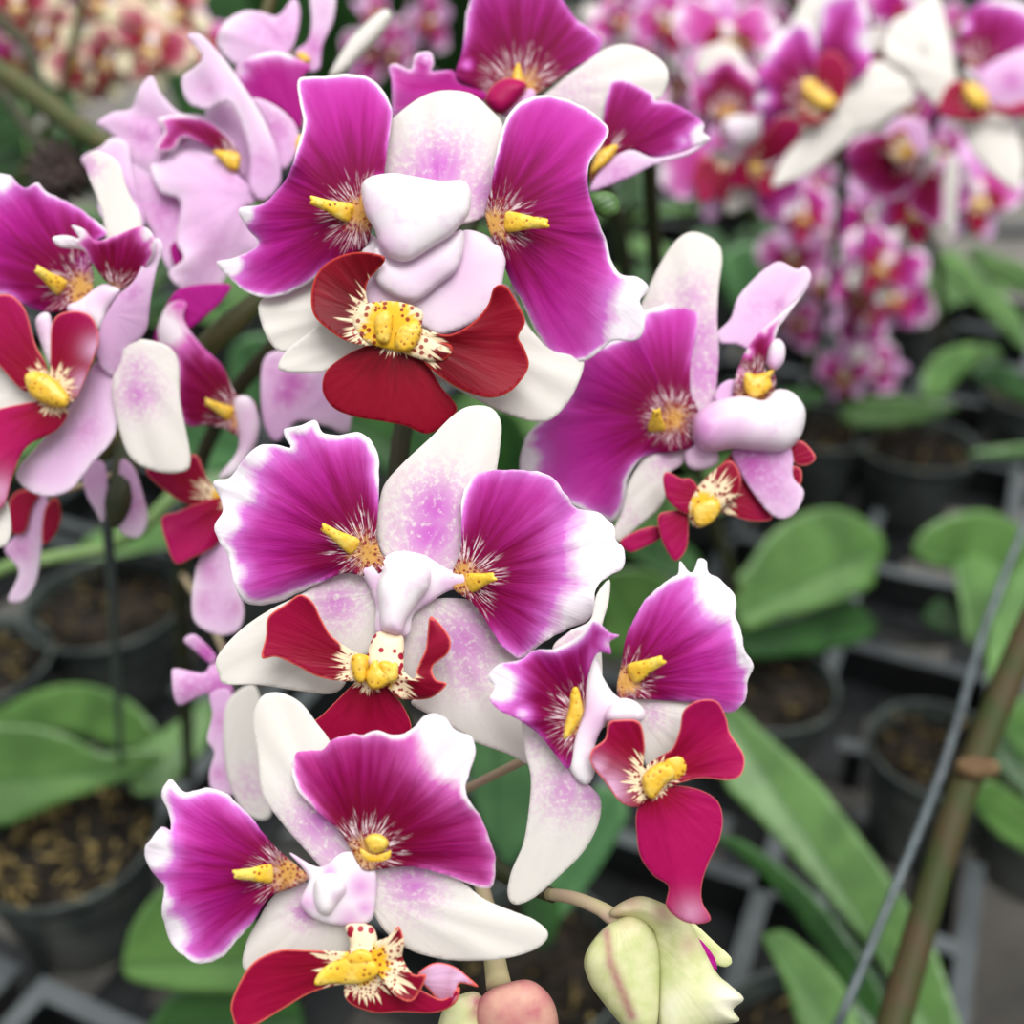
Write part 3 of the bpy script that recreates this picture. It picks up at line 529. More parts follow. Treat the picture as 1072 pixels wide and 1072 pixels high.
def f(b):
    b.sheet([(-30,330),(0,318),(30,322),(58,355),(80,430),(108,490),(80,530),(50,532),(0,480),(-40,430)], (115,530), d=-8, tipd=-8, S=110, w=0)
    b.sheet([(118,380),(160,355),(205,368),(222,420),(200,485),(170,552),(140,562),(105,540),(112,480)], (115,530), d=-8, tipd=-10, S=100, w=0, wh=[(215,440,12,.8),(190,520,12,.8)], cup=-.4)
    b.sheet([(-60,600),(-20,580),(40,565),(100,558),(152,575),(130,620),(60,660),(30,720),(5,795),(-50,790)], (120,560), d=-8, tipd=-4, S=60, w=0, fold=.15, wh=[(0,760,16,.6)])
part(Ff, 'lip', VF, M['lip_pink'], f)
part(Ff, 'callus', VF, M['callus'], lambda b: b.sheet([(55,505),(75,490),(110,500),(140,525),(155,552),(145,572),(105,565),(70,545)], (100,530), d=-16, w=0, puff=9, step=2.2))
S(Ff, 'sepal', VF, SW, [(-40,780),(12,775),(25,850),(5,885),(-40,870)], (60,600), d=4, tipd=4)
pedicel(left, [(120,465,.364), (100,420,.34), (92,330,.312)], mat='pedicel')
VJ = VF.at(.345)
J = flower(left, VJ, (80, 770), 'small faded bloom with red-edged lobes hanging below')
S(J, 'sepal', VJ, SPK, [(10,890),(40,850),(50,780),(90,760),(108,790),(95,880),(82,960),(52,1005),(18,1002),(42,940)], (80,750), d=0, tipd=4, cup=.5, pk=[(40,890,20,.7),(60,980,12,.4)])
part(J, 'lip', VJ, M['lip'], lambda b: [b.sheet([(20,790),(40,760),(90,758),(70,800),(55,850),(25,850)], (150,700), d=-4, S=80, w=0), b.sheet([(95,875),(100,800),(128,775),(137,820),(120,862)], (150,700), d=-4, S=80, w=0)])
J2 = flower(left, VJ, (260, 700), 'pair of pale petals behind the stalk node')
S(J2, 'petal', VJ, SPK, [(185,720),(210,690),(235,700),(242,760),(232,830),(212,800),(195,770)], (240,680), d=0, cup=.4, pk=[(200,740,10,.3)])
S(J2, 'petal', VJ, SPK, [(272,690),(295,700),(312,735),(332,820),(312,862),(272,852),(248,800),(262,760)], (270,680), d=0, cup=.4, pk=[(315,790,14,.8)])
pedicel(left, [(175,405,.366), (150,440,.36), (130,490,.352), (45,520,.348)], r=.001)
# ------------------------------------------------------------------ SECOND SPRAY BEHIND (G, L)
mid_ = empty('orchid_plant', G(198, 815, .1), None, 'orchid in the lower left pot, dark stalk bearing twisted half-hidden magenta blooms', 'orchid')
part(mid_, 'flower_stem', V1, M['stem_dark'], lambda b: b.tube([G(198, 815, .09), P(193, 700, .62), P(190, 600, .52), P(205, 500, .45), P(240, 420, .41), P(280, 370, .39), P(300, 340, .385)], [.0042, .004, .0036, .0032, .003, .003, .002], step=.01))
VG = VF.at(.33); VG1 = VA.at(.335)
Gf = flower(mid_, VG, (550, 600), 'magenta bloom seen half from behind')
S(Gf, 'petal', VG, M['petal_deep'], [(353,400),(370,350),(395,332),(418,338),(412,375),(450,430),(500,480),(530,540),(572,560),(576,620),(545,640),(500,618),(460,612),(420,612),(392,570),(396,500),(392,455),(365,440)], (540,590), (390,400), d=-2, tipd=8, cup=.2, w=4, S=150, wh=[(380,400,30,.8),(420,400,16,.6),(470,450,10,.5),(560,590,20,.7)])
CAL(Gf, VG, (515,585), (458,556), 10, 14)
part(Gf, 'column', VG, M['column'], lambda b: b.sheet([(525,560),(560,548),(582,600),(572,660),(530,722),(490,727),(535,660)], (550,600), d=-2, w=0, puff=6, pk=[(550,640,24,.6),(555,590,16,.6)]))
S(Gf, 'petal', VG1, SPK, [(160,850),(160,730),(200,700),(260,715),(350,760),(356,880),(300,870),(240,860),(190,905)], (170,900), d=6, cup=.3, pk=[(230,770,18,1),(215,800,14,1),(180,740,14,.5)])
S(Gf, 'petal', VG, M['petal_plain'], [(345,420),(380,330),(420,300),(515,295),(500,330),(470,360),(430,392),(380,430)], (520,420), d=20, w=0)
def f(b):
    b.sheet([(328,712),(400,690),(440,678),(465,730),(500,775),(430,790),(375,762)], (500,770), d=-4, S=110, w=0)
    b.sheet([(362,820),(400,805),(440,788),(500,775),(512,830),(485,880),(432,908),(395,922),(375,880)], (530,770), d=-8, S=70, w=0, tipd=-6, ruf=2)
part(Gf, 'lip', VG, M['lip_pink'], f)
S(Gf, 'lip_blade', VG, SPK, [(432,1040),(440,930),(470,885),(505,880),(530,960),(548,1030),(530,1075),(480,1080)], (500,800), d=0, tipd=4, cup=.5, pk=[(450,930,16,1),(440,1010,16,.9),(530,1020,12,.9)], label='pink blade with red edge under the lip')
pedicel(mid_, [(240,420,.41), (255,440,.37), (262,450,.335)], r=.0014)
Lf = flower(mid_, V7, (290, 880), 'tiny curled lilac bloom seen from the side')
S(Lf, 'petal', V7, SPK, [(175,772),(210,750),(255,785),(290,830),(270,855),(215,810)], (290,860), d=0, tipd=-6, cup=.8, pk=[(250,820,14,1),(240,790,12,.6)])
S(Lf, 'petal', V7, SPK, [(133,890),(150,870),(245,885),(280,840),(320,890),(350,950),(330,1015),(260,960),(155,998)], (320,930), d=-4, tipd=-8, cup=.8, pk=[(200,940,20,.7),(300,940,22,.8)])
VL = VC.at(.322)
S(Lf, 'sepal', VL, SPK, [(205,60),(250,50),(262,110),(240,180),(245,240),(262,300),(212,292),(203,250),(215,200),(198,170),(210,110)], (250,40), d=0, cup=.8, pk=[(225,250,12,.8),(225,130,12,.5)])
S(Lf, 'sepal', VL, SW, [(238,110),(262,60),(310,40),(330,100),(340,220),(352,345),(310,358),(270,320),(242,230)], (290,30), d=-6, cup=.5, pk=[(300,280,24,.4)])
pedicel(mid_, [(190,600,.52), (215,640,.42), (238,690,.33)], r=.0014)
# ------------------------------------------------------------------ TOP LEFT SPRAY (H)
tl = empty('orchid_plant', P(330, 560, 1.0), None, 'orchid plant behind top left with pale pink ruffled blooms seen from the side', 'orchid')
part(tl, 'flower_stem', V1, M['stem'], lambda b: b.tube([P(330, 560, 1.0), P(320, 420, .75), P(300, 300, .55), P(285, 220, .45), P(270, 130, .41), P(270, 40, .40), P(300, -40, .40)], [.004, .004, .0036, .003, .003, .0026, .002], step=.012))
H1 = flower(tl, VH, (630, 480), 'pale pink bloom with its petals cupped, lower of the group')
S(H1, 'petal', VH, SPK, [(258,330),(300,300),(350,290),(370,240),(405,203),(430,250),(480,300),(540,308),(595,350),(635,400),(650,470),(600,440),(540,400),(470,390),(440,420),(400,485),(350,440),(340,400),(280,345)], (640,470), (330,300), d=4, tipd=6, ruf=3, cup=.2, pk=[(380,360,24,.6),(470,400,24,.6)])
S(H1, 'petal', VH, M['petal_deep'], [(420,318),(480,308),(540,316),(600,362),(638,410),(630,440),(600,415),(540,385),(490,368),(460,402),(415,400),(440,350)], (640,460), d=-2, tipd=2, w=3, S=140, wh=[(430,330,14,.6)])
part(H1, 'callus', VH, M['callus'], lambda b: b.sheet([(568,405),(600,402),(640,412),(636,455),(610,452),(590,430)], (620,430), d=-6, w=0, puff=5, step=2.4))
S(H1, 'petal', VH, SPK, [(405,410),(460,402),(478,367),(530,362),(572,400),(620,450),(685,530),(645,570),(690,640),(692,672),(620,720),(580,780),(540,802),(490,780),(450,730),(490,690),(470,640),(482,540),(430,515),(405,460)], (660,520), (480,640), d=-8, tipd=0, cup=.3, ruf=3, lump=2, pk=[(560,680,30,.3),(620,480,18,.25)])
S(H1, 'sepal', VH, SPK, [(218,420),(270,392),(300,368),(340,385),(352,450),(372,540),(385,605),(330,602),(285,592),(262,550),(285,480),(240,460)], (400,560), d=6, ruf=2, lump=2, pk=[(250,440,12,.3)])
S(H1, 'sepal', VH, SPK, [(345,430),(420,470),(490,530),(480,640),(455,725),(400,610),(360,540)], (500,560), d=14, pk=[(430,560,30,.6)])
S(H1, 'petal', VH, M['petal_plain'], [(455,660),(490,640),(500,690),(470,712)], (500,600), d=2, w=0)
H2 = flower(tl, VH, (700, 480), 'pink bloom with a long petal seen edge-on')
S(H2, 'petal', VH, SPK, [(500,95),(540,95),(600,160),(650,230),(700,310),(742,410),(748,490),(705,535),(668,505),(668,420),(648,340),(612,275),(550,292),(500,272),(485,210),(520,180),(540,150)], (710,510), (560,130), d=-12, tipd=-6, cup=.5, lump=2, pk=[(690,430,14,.5),(560,250,14,.4)])
S(H2, 'petal', VH, M['petal_plain'], [(630,180),(680,150),(740,137),(800,160),(832,180),(806,215),(808,300),(800,345),(745,290),(670,265),(640,225)], (790,330), (680,170), d=4, w=7, ruf=2, wh=[(640,190,14,.7)])
S(H2, 'petal', VH, SPK, [(675,262),(740,285),(792,338),(795,400),(765,450),(740,440),(725,370),(700,310)], (760,440), d=-2, cup=.3, pk=[(740,340,20,.7)])
part(H2, 'callus', VH, M['callus'], lambda b: b.sheet([(790,370),(808,360),(812,400),(800,415),(788,400)], (800,390), d=0, w=0, puff=4, step=2.4))
S(H2, 'sepal', VH, SPK, [(550,290),(610,272),(650,345),(668,420),(668,500),(640,470),(600,370),(560,350)], (670,440), d=16, pk=[(600,320,20,.3)])
H3 = flower(tl, VH.at(.37), (800, 130), 'lilac bloom at the very top with narrow petals')
VH3 = VH.at(.37)
S(H3, 'petal', VH3, SPK, [(578,110),(600,60),(650,30),(700,32),(742,42),(785,-5),(802,30),(792,100),(765,150),(700,160),(650,185),(600,150)], (790,150), (620,80), cup=.3, ruf=3, pk=[(700,60,20,.5),(740,80,24,.5)])
S(H3, 'petal', VH3, SPK, [(832,-30),(892,-30),(892,50),(862,120),(852,185),(812,185),(788,140),(822,110),(832,60)], (820,180), (870,-20), cup=.6, pk=[(840,120,14,.7),(870,20,14,.4)])
S(H3, 'sepal', VH3, SW, [(880,205),(900,160),(940,100),(990,50),(1030,24),(1046,45),(1020,92),(970,142),(920,195)], (850,220), d=6, cup=.8, puff=7)
part(H3, 'callus', VH3, M['callus'], lambda b: b.sheet([(795,140),(820,145),(830,165),(800,170)], (810,155), d=-5, w=0, puff=4, step=2.4))
for pp in ([(285,220,.45), (265,205,.40), (252,195,.345)], [(280,180,.43), (285,190,.38), (280,195,.345)], [(270,60,.402), (300,60,.39), (318,58,.375)]): pedicel(tl, pp, r=.0014)
# ------------------------------------------------------------------ TOP SPRAY (I)
top = empty('orchid_plant', P(700, 560, 1.15), None, 'orchid plant behind the upper bloom with one open magenta flower at the top edge', 'orchid')
part(top, 'flower_stem', V1, M['stem_dark'], lambda b: b.tube([P(700, 560, 1.15), P(675, 420, .85), P(655, 290, .6), P(640, 215, .48), P(600, 150, .42), P(565, 90, .385), P(540, 20, .38)], [.0045, .0045, .004, .0036, .003, .003, .002], step=.012))
part(top, 'flower_bud', V1, M['leaf'], lambda b: b.sheet([(618,205),(632,200),(646,206),(648,222),(634,228),(620,220)], (630,215), d=0, w=0, puff=7, step=2.5), 'small green bud on the stalk')
I_ = flower(top, VI, (430, 280))
S(I_, 'petal', VI, M['petal'], [(228,240),(250,160),(260,60),(265,30),(300,-40),(420,-70),(520,-50),(570,10),(605,60),(650,90),(685,130),(662,180),(600,212),(540,255),(500,285),(450,310),(380,300),(320,300),(280,272)], (430,275), (430,-40), d=4, tipd=10, cup=.2, w=6, S=190, ruf=2, wh=[(265,200,8,.6)])
S(I_, 'petal', VI, M['petal_plain'], [(20,210),(42,198),(90,217),(105,170),(150,163),(162,200),(155,222),(220,220),(240,260),(330,292),(300,320),(230,300),(150,320),(60,355),(33,372),(30,260)], (340,300), d=6, tipd=4, ruf=3, w=4, S=150, wh=[(140,180,8,.7)])
S(I_, 'sepal', VI, SW, [(470,330),(560,250),(640,190),(700,150),(760,138),(820,155),(880,200),(892,250),(870,300),(840,320),(790,330),(700,420),(650,370),(560,320)], (440,290), d=10, tipd=-4, cup=.4, pk=[(600,290,30,.4)])
S(I_, 'petal', VI, M['petal'], [(690,370),(705,270),(720,250),(760,250),(800,270),(840,290),(852,315),(900,320),(960,350),(1003,385),(1000,412),(1024,435),(960,462),(900,482),(850,490),(790,470),(740,480),(705,540),(660,590),(648,540),(670,470),(690,420)], (665,520), (900,390), d=0, tipd=-6, cup=.2, w=3.5, S=170, ruf=2, wh=[(1000,425,16,1),(940,440,10,.6)])
S(I_, 'petal', VI, SPK, [(648,595),(680,530),(730,485),(780,468),(850,492),(940,475),(1022,434),(960,482),(850,514),(780,550),(700,582)], (650,570), d=-6, cup=.5, pk=[(740,540,14,.5)], label='pale rolled edge of the right petal')
part(I_, 'callus', VI, M['callus'], lambda b: b.sheet([(405,235),(425,195),(438,235),(440,262),(410,262)], (420,240), d=-6, w=0, puff=5, step=2.4))
part(I_, 'callus', VI, M['callus'], lambda b: [b.sheet([(650,540),(672,485),(700,458),(735,452),(720,490),(690,520),(665,535)], (680,500), d=-8, w=0, puff=5, step=2.4)])
part(I_, 'column', VI, M['lip_pink'], lambda b: b.sheet([(322,315),(340,272),(380,246),(420,246),(452,265),(425,312),(382,352),(352,352)], (700,300), d=-14, w=0, puff=12, S=60), 'crimson rolled lip over the column')
part(I_, 'column_foot', VI, M['sepal_pink'], lambda b: b.sheet([(370,360),(400,320),(460,275),(480,300),(470,340),(420,360)], (420,330), d=-8, w=0, puff=6, pk=[(430,320,12,.5)]))
pedicel(top, [(565,90,.385), (550,92,.35), (543,95,.322)], r=.0014)

# ------------------------------------------------------------------ ordinary open blooms, built once per kind and then copied
LK = .043/195
def bloom_meshes(seed, pm, sm, lm, step=7):
    r = random.Random(seed); j = lambda pts, a=7: [(x+r.uniform(-a, a), y+r.uniform(-a, a)) for x, y in pts]
    L = Local(LK); out = []
    PT = [(10,-12),(30,-60),(70,-98),(120,-104),(162,-78),(187,-40),(197,5),(178,50),(142,88),(100,98),(60,72),(25,35),(8,10)]
    for sgn in (1, -1):
        pts = [(x*sgn, y) for x, y in j(PT)]; b = MB(L)
        b.sheet(pts, (14*sgn, 0), tipd=r.uniform(-10, 30), cup=r.uniform(-.1, .3), w=13, ruf=7, rn=5, frill=1.2, step=step, S=170, th=2.5, wh=[(190*sgn, r.uniform(-50, 50), 40, .9)])
        out.append(('petal', b, pm))
    DT = [(-12,5),(-42,-50),(-54,-110),(-36,-168),(0,-190),(36,-168),(54,-110),(42,-50),(12,5)]
    b = MB(L); b.sheet(j(DT), (0, 0), (0, -190), d=10, tipd=10, bow=20, cup=.4, step=step, th=2.5, w=0, pk=[(0, -60, 50, .9)]); out.append(('sepal', b, sm))
    LT = [(0,0),(42,25),(88,85),(104,150),(84,190),(46,172),(10,120),(-6,50)]
    for sgn in (1, -1):
        b = MB(L); b.sheet([(x*sgn, y) for x, y in j(LT)], (0, 0), (80*sgn, 180), d=10, tipd=12, bow=16, cup=.4, step=step, th=2.5, w=0, pk=[(35*sgn, 50, 40, .8)]); out.append(('sepal', b, sm))
    b = MB(L); k = dict(S=100, w=0, step=step*.8, th=2.5)
    b.sheet(j([(-4,60),(-20,30),(-50,15),(-85,35),(-92,75),(-62,98),(-25,88)], 4), (-4, 70), d=-14, tipd=-20, cup=-.4, **k)
    b.sheet(j([(4,60),(20,30),(50,15),(85,35),(92,75),(62,98),(25,88)], 4), (4, 70), d=-14, tipd=-20, cup=-.4, **k)
    b.sheet(j([(0,62),(30,82),(44,120),(26,155),(8,182),(-8,182),(-26,155),(-44,120),(-30,82)], 4), (0, 70), (0, 180), d=-14, tipd=0, bow=12, **k)
    out.append(('lip', b, lm))
    b = MB(L); b.sheet([(-16,60),(0,52),(16,60),(18,78),(0,88),(-18,78)], (0, 70), d=-24, w=0, puff=9, step=6); out.append(('callus', b, M['callus']))
    b = MB(L); b.sheet([(-18,-8),(0,-16),(18,-8),(20,20),(10,48),(-10,48),(-20,20)], (0, 10), d=-14, w=0, puff=15, step=6, pk=[(0,45,16,.6)]); out.append(('column', b, M['column']))
    me = []
    for nm, b, m in out:
        o = b.build(nm, m); me.append((nm, o.data)); bpy.data.objects.remove(o)
    return me
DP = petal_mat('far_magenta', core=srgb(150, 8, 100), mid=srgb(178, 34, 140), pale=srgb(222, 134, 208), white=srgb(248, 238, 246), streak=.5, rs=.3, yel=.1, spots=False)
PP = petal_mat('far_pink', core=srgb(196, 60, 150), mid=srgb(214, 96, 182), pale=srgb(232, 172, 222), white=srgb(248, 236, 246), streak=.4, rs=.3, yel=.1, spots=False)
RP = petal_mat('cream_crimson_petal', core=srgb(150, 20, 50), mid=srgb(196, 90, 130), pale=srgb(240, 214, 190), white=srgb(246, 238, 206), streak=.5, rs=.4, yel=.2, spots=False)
CS = sepal_mat('cream_sepal', srgb(240, 232, 200), srgb(214, 140, 150))
KIND = {'m': [bloom_meshes(1, DP, SW, M['lip']), bloom_meshes(2, DP, SW, M['lip_pink']), bloom_meshes(3, DP, SPK, M['lip_pink'])],
        'p': [bloom_meshes(4, PP, SPK, M['lip_pink']), bloom_meshes(5, PP, SPK, M['lip'])],
        'c': [bloom_meshes(6, RP, CS, M['lip_red']), bloom_meshes(8, RP, CS, M['lip'])]}
BACK = Matrix.Rotation(-PITCH, 4, 'X'); rb = random.Random(11)
def bloom(plant, px, py, d, kind='m', yaw=0, tilt=0, roll=0, s=1., v=None):
    w = P(px, py, d); e = empty('flower', w, plant)
    ms = KIND[kind][rb.randrange(len(KIND[kind])) if v is None else v]
    e.rotation_euler = (BACK @ Euler((math.radians(tilt), math.radians(roll), math.radians(yaw)), 'XYZ').to_matrix().to_4x4()).to_euler()
    e.scale = (s, s, s)
    for nm, me in ms:
        o = bpy.data.objects.new(nm, me); COL.objects.link(o); o.parent = e
    return e
def stem_tube(plant, pts, r=.003, mat='stem_dark', name='flower_stem'):
    b = MB(V1); b.tube([p if isinstance(p, Vector) else P(*p) for p in pts], r, step=.015); b.build(name, M[mat], plant)
def spray(root, label, stem, blooms, group=None, mat='stem_dark'):
    pl = empty('orchid_plant', root, None, label, 'orchid', group)
    stem_tube(pl, [Vector(root)]+stem, .0034, mat)
    sp = np.array([tuple(P(*p)) for p in stem]); 
    dense = catmull(sp, .01, False)
    for bl in blooms:
        e = bloom(pl, *bl[:3], **bl[3]) if len(bl) > 3 else bloom(pl, *bl[:3], yaw=rb.uniform(-40, 40), tilt=rb.uniform(-25, 25), roll=rb.uniform(-40, 40))
        w = np.array(P(*bl[:3])); q = dense[np.argmin(((dense-w)**2).sum(1)+np.abs(dense[:, 2]-w[2])*.002)]
        nb = (BACK.to_3x3() @ Vector((0, .004, 0)))
        b = MB(V1); m_ = (Vector(q)+Vector(w)+nb)/2+Vector((0, 0, .006)); b.tube([Vector(q), m_, Vector(w)+nb], .0011, seg=6); b.build('pedicel', M['stem_green'], pl)
    return pl
dk = lambda **k: k
SR1 = spray(G(838, 455, .09), 'tall orchid spray at upper right with magenta blooms and one white downward sepal', [(862, 330, .98), (878, 230, .86), (880, 150, .78), (850, 60, .72), (820, -20, .70)],
  [(892, 40, .70, dk(kind='m', v=1, yaw=20, roll=-10)), (762, 95, .70, dk(kind='m', v=2, yaw=35, roll=10, s=.85)), (806, 168, .74, dk(kind='m', v=1, yaw=40, tilt=20, roll=60, s=.95)), (748, 165, .80, dk(kind='p', v=0, yaw=-20, roll=-20)), (760, 30, .85, dk(kind='p', v=1, yaw=10))])
SR2 = spray(G(985, 430, .09), 'orchid spray at right edge whose top bloom has a broad white sepal hanging down', [(985, 300, 1.0), (960, 200, .82), (990, 100, .72), (1030, 20, .68), (1080, -30, .68)],
  [(962, 205, .78, dk(kind='m', v=1, yaw=-50, roll=0, s=.9)), (1022, 195, .9, dk(kind='p', v=1, yaw=10)), (950, 20, .7, dk(kind='m', v=1, yaw=30, roll=30, s=.8)), (1075, 60, .72, dk(kind='m', v=2))])
spray(G(900, 435, .09), 'low orchid spray with small pink blooms hanging down behind the tall stalk', [(905, 400, 1.25), (912, 340, 1.18), (915, 270, 1.12), (900, 210, 1.1)],
  [(930, 270, 1.08), (895, 300, 1.12, dk(kind='p', v=0, yaw=30)), (945, 305, 1.16, dk(kind='m', v=2, roll=50)), (903, 345, 1.15, dk(kind='m', v=1, roll=180, yaw=20, s=.8)), (885, 385, 1.2, dk(kind='p', v=1, yaw=-30, s=.8)), (925, 385, 1.25, dk(kind='p', v=0, roll=90, s=.7)), (912, 225, 1.1)])
spray(G(800, 420, .09), 'orchid spray with pale magenta blooms in the gap between the stalks', [(815, 350, 1.3), (830, 270, 1.2), (840, 210, 1.15)],
  [(838, 215, 1.1, dk(kind='m', v=2, yaw=20)), (830, 262, 1.15, dk(kind='p', v=0, yaw=-20, s=.9)), (860, 290, 1.2, dk(kind='p', v=1, s=.8)), (845, 340, 1.25, dk(kind='p', v=0, roll=90, s=.7)), (862, 240, 1.2, dk(kind='m', v=1, s=.8))])
VR = View(620, 0, 2.3717, .60)
R2 = flower(SR1, VR, (550, 240), 'nearest bloom of the tall spray with cream sepals hanging down to the left')
S(R2, 'petal', VR, M['petal'], [(440,110),(480,70),(525,55),(560,100),(565,180),(550,245),(520,275),(450,285),(405,270),(410,200)], (550,240), (450,120), tipd=8, cup=.2, w=10, S=120, ruf=4, wh=[(420,240,14,.9)])
S(R2, 'petal', VR, M['petal'], [(560,20),(610,-20),(670,-10),(690,80),(690,160),(650,200),(600,190),(570,130)], (560,200), (660,0), d=-2, tipd=8, cup=.3, w=12, S=130, ruf=4, wh=[(690,100,20,1)])
S(R2, 'sepal', VR, SW, [(600,230),(640,190),(720,150),(800,200),(800,245),(740,290),(660,330),(610,300)], (570,240), (790,220), d=10, tipd=10, cup=.4)
S(R2, 'sepal', VR, SW, [(445,462),(470,400),(520,340),(560,300),(630,290),(650,330),(600,380),(540,430),(480,455)], (580,280), (450,460), d=6, tipd=6, cup=.4)
S(R2, 'sepal', VR, SW, [(500,70),(520,0),(560,-30),(580,20),(575,120),(545,150)], (555,200), (545,-20), d=12, cup=.4)
part(R2, 'lip', VR, M['lip_pink'], lambda b: [b.sheet([(560,150),(600,130),(635,170),(630,230),(600,270),(565,250)], (560,250), d=-8, tipd=-8, S=60, w=0), b.sheet([(510,260),(560,250),(600,260),(580,300),(530,310)], (555,250), d=-8, S=60, w=0)])
part(R2, 'callus', VR, M['callus'], lambda b: b.sheet([(520,205),(545,195),(565,215),(600,240),(600,265),(560,265),(530,235)], (550,230), d=-14, w=0, puff=3, step=3))
R1 = flower(SR2, VR, (960, 200), 'nearest bloom at the right with a broad white sepal hanging straight down')
S(R1, 'petal', VR, M['petal'], [(915,150),(915,80),(940,25),(1000,-5),(1080,20),(1120,90),(1080,130),(1000,145),(950,170)], (940,190), (1020,10), tipd=8, cup=.3, w=8, S=150, ruf=3, wh=[(925,60,10,.8)])
S(R1, 'sepal', VR, SW, [(725,140),(740,60),(800,20),(850,-20),(880,60),(900,150),(900,220),(870,265),(825,240),(775,180)], (920,200), (760,60), d=8, tipd=12, cup=.3, ruf=2)
S(R1, 'sepal', VR, SW, [(912,300),(950,275),(1010,270),(1050,320),(1072,400),(1052,468),(1010,445),(950,385)], (960,240), (1050,460), d=6, tipd=-2, cup=.5)
S(R1, 'sepal', VR, SW, [(830,90),(870,150),(910,200),(900,240),(860,200),(820,130)], (910,210), d=14)
S(R1, 'petal', VR, SPK, [(960,190),(1000,150),(1080,120),(1150,150),(1130,250),(1060,280),(990,260)], (950,210), (1100,190), d=0, tipd=-4, cup=.3, pk=[(1040,200,14,.8)])
part(R1, 'lip', VR, M['lip_pink'], lambda b: [b.sheet([(858,272),(880,215),(920,200),(950,240),(1000,265),(960,298),(880,292)], (960,235), d=-8, tipd=-6, S=60, w=0), b.sheet([(960,250),(1030,265),(1080,250),(1080,285),(1010,285)], (960,240), d=-8, S=60, w=0)])
part(R1, 'callus', VR, M['callus'], lambda b: b.sheet([(920,215),(945,205),(975,225),(985,255),(960,270),(930,250)], (950,230), d=-14, w=0, puff=4, step=3))
VR3 = VR.at(.68)
R3 = flower(SR2, VR3, (760, 400), 'deep purple bloom below the white sepals')
S(R3, 'petal', VR3, M['petal_deep'], [(630,385),(655,340),(715,335),(780,350),(815,390),(800,450),(755,495),(690,485),(645,440)], (790,370), (660,430), w=5, S=110, cup=.3, ruf=3)
S(R3, 'petal', VR3, M['petal_deep'], [(785,510),(815,450),(850,410),(870,470),(875,545),(840,556)], (820,380), (840,550), w=3, S=130)
S(R3, 'sepal', VR3, SW, [(860,540),(870,450),(890,380),(910,420),(905,520),(895,585)], (850,370), d=6, cup=.4)
S(R3, 'sepal', VR3, SPK, [(720,340),(760,290),(820,300),(840,360),(800,400),(760,380)], (800,380), d=8, pk=[(780,340,20,.4)])
part(R3, 'lip', VR3, M['lip_pink'], lambda b: b.sheet([(730,370),(745,330),(775,320),(790,360),(770,400),(745,400)], (780,380), d=-8, S=70, w=0))
VR4 = VR.at(.66)
R4 = flower(SR1, VR4, (330, 260), 'magenta bloom with a white hood above smaller pink ones')
S(R4, 'petal', VR4, M['petal_deep'], [(240,235),(270,190),(330,150),(395,175),(415,230),(370,285),(290,295),(255,275)], (335,280), (320,160), w=9, S=100, cup=.3, ruf=2, wh=[(270,200,12,.7)])
S(R4, 'sepal', VR4, SW, [(255,160),(280,120),(330,105),(370,130),(380,170),(320,165),(270,190)], (330,250), d=6, cup=.4)
part(R4, 'column', VR4, M['column'], lambda b: b.sheet([(325,300),(370,285),(415,300),(415,345),(370,370),(330,350)], (370,320), d=-12, w=0, puff=12, pk=[(340,340,10,.6)]))
part(R4, 'lip', VR4, M['lip_pink'], lambda b: [b.sheet([(260,400),(320,400),(350,430),(310,470),(290,500),(262,490)], (340,390), d=-8, S=60, w=0), b.sheet([(400,400),(430,330),(470,290),(520,300),(510,350),(450,400)], (380,380), d=0, S=60, w=0)])
# blurred bank of blooms along the top
k = 0
LBS = ['far pink orchid spray along the top edge above the white sepal', 'far pink orchid spray behind the magenta right petal at the top', 'far orchid spray with pink blooms left of the tall upper right spray', 'far orchid spray at the top right corner behind the white blooms', 'distant pink orchid spray between the top bloom and the ruffled pale blooms', 'distant pink spray beyond the bench gap at the upper right']
for i, (x, d0, bl) in enumerate([(655, 1.15, [(640, 20), (675, 45), (650, -5), (690, 15), (668, 85)]), (715, 1.2, [(705, 40), (735, 75), (720, 0), (745, 20), (700, 105), (728, 130)]), (785, 1.3, [(770, 60), (800, 20), (790, 90), (815, 60), (775, 10), (790, 135)]), (930, 1.4, [(905, 90), (940, 60), (960, 110), (1000, 30), (1050, 110), (915, 20), (985, 150)]), (430, 1.3, [(420, 50), (440, 100), (400, 20), (380, 60), (455, 20)]), (850, 1.5, [(830, 10), (865, 150), (880, 110), (850, 190), (820, 120)])]):
    fl = []
    for (bx, by) in bl: fl.append((bx, by, d0+rb.uniform(-.05, .05), dk(kind=rb.choice('ppm'), yaw=rb.uniform(-70, 70), tilt=rb.uniform(-40, 30), roll=rb.uniform(-120, 120), s=rb.uniform(.75, 1.05))))
    spray(G(x, 400, .09), LBS[i], [(x, 300, d0+.15), (x+5, 180, d0+.05), (x, 60, d0+.03), (x, -10, d0+.03)], fl)
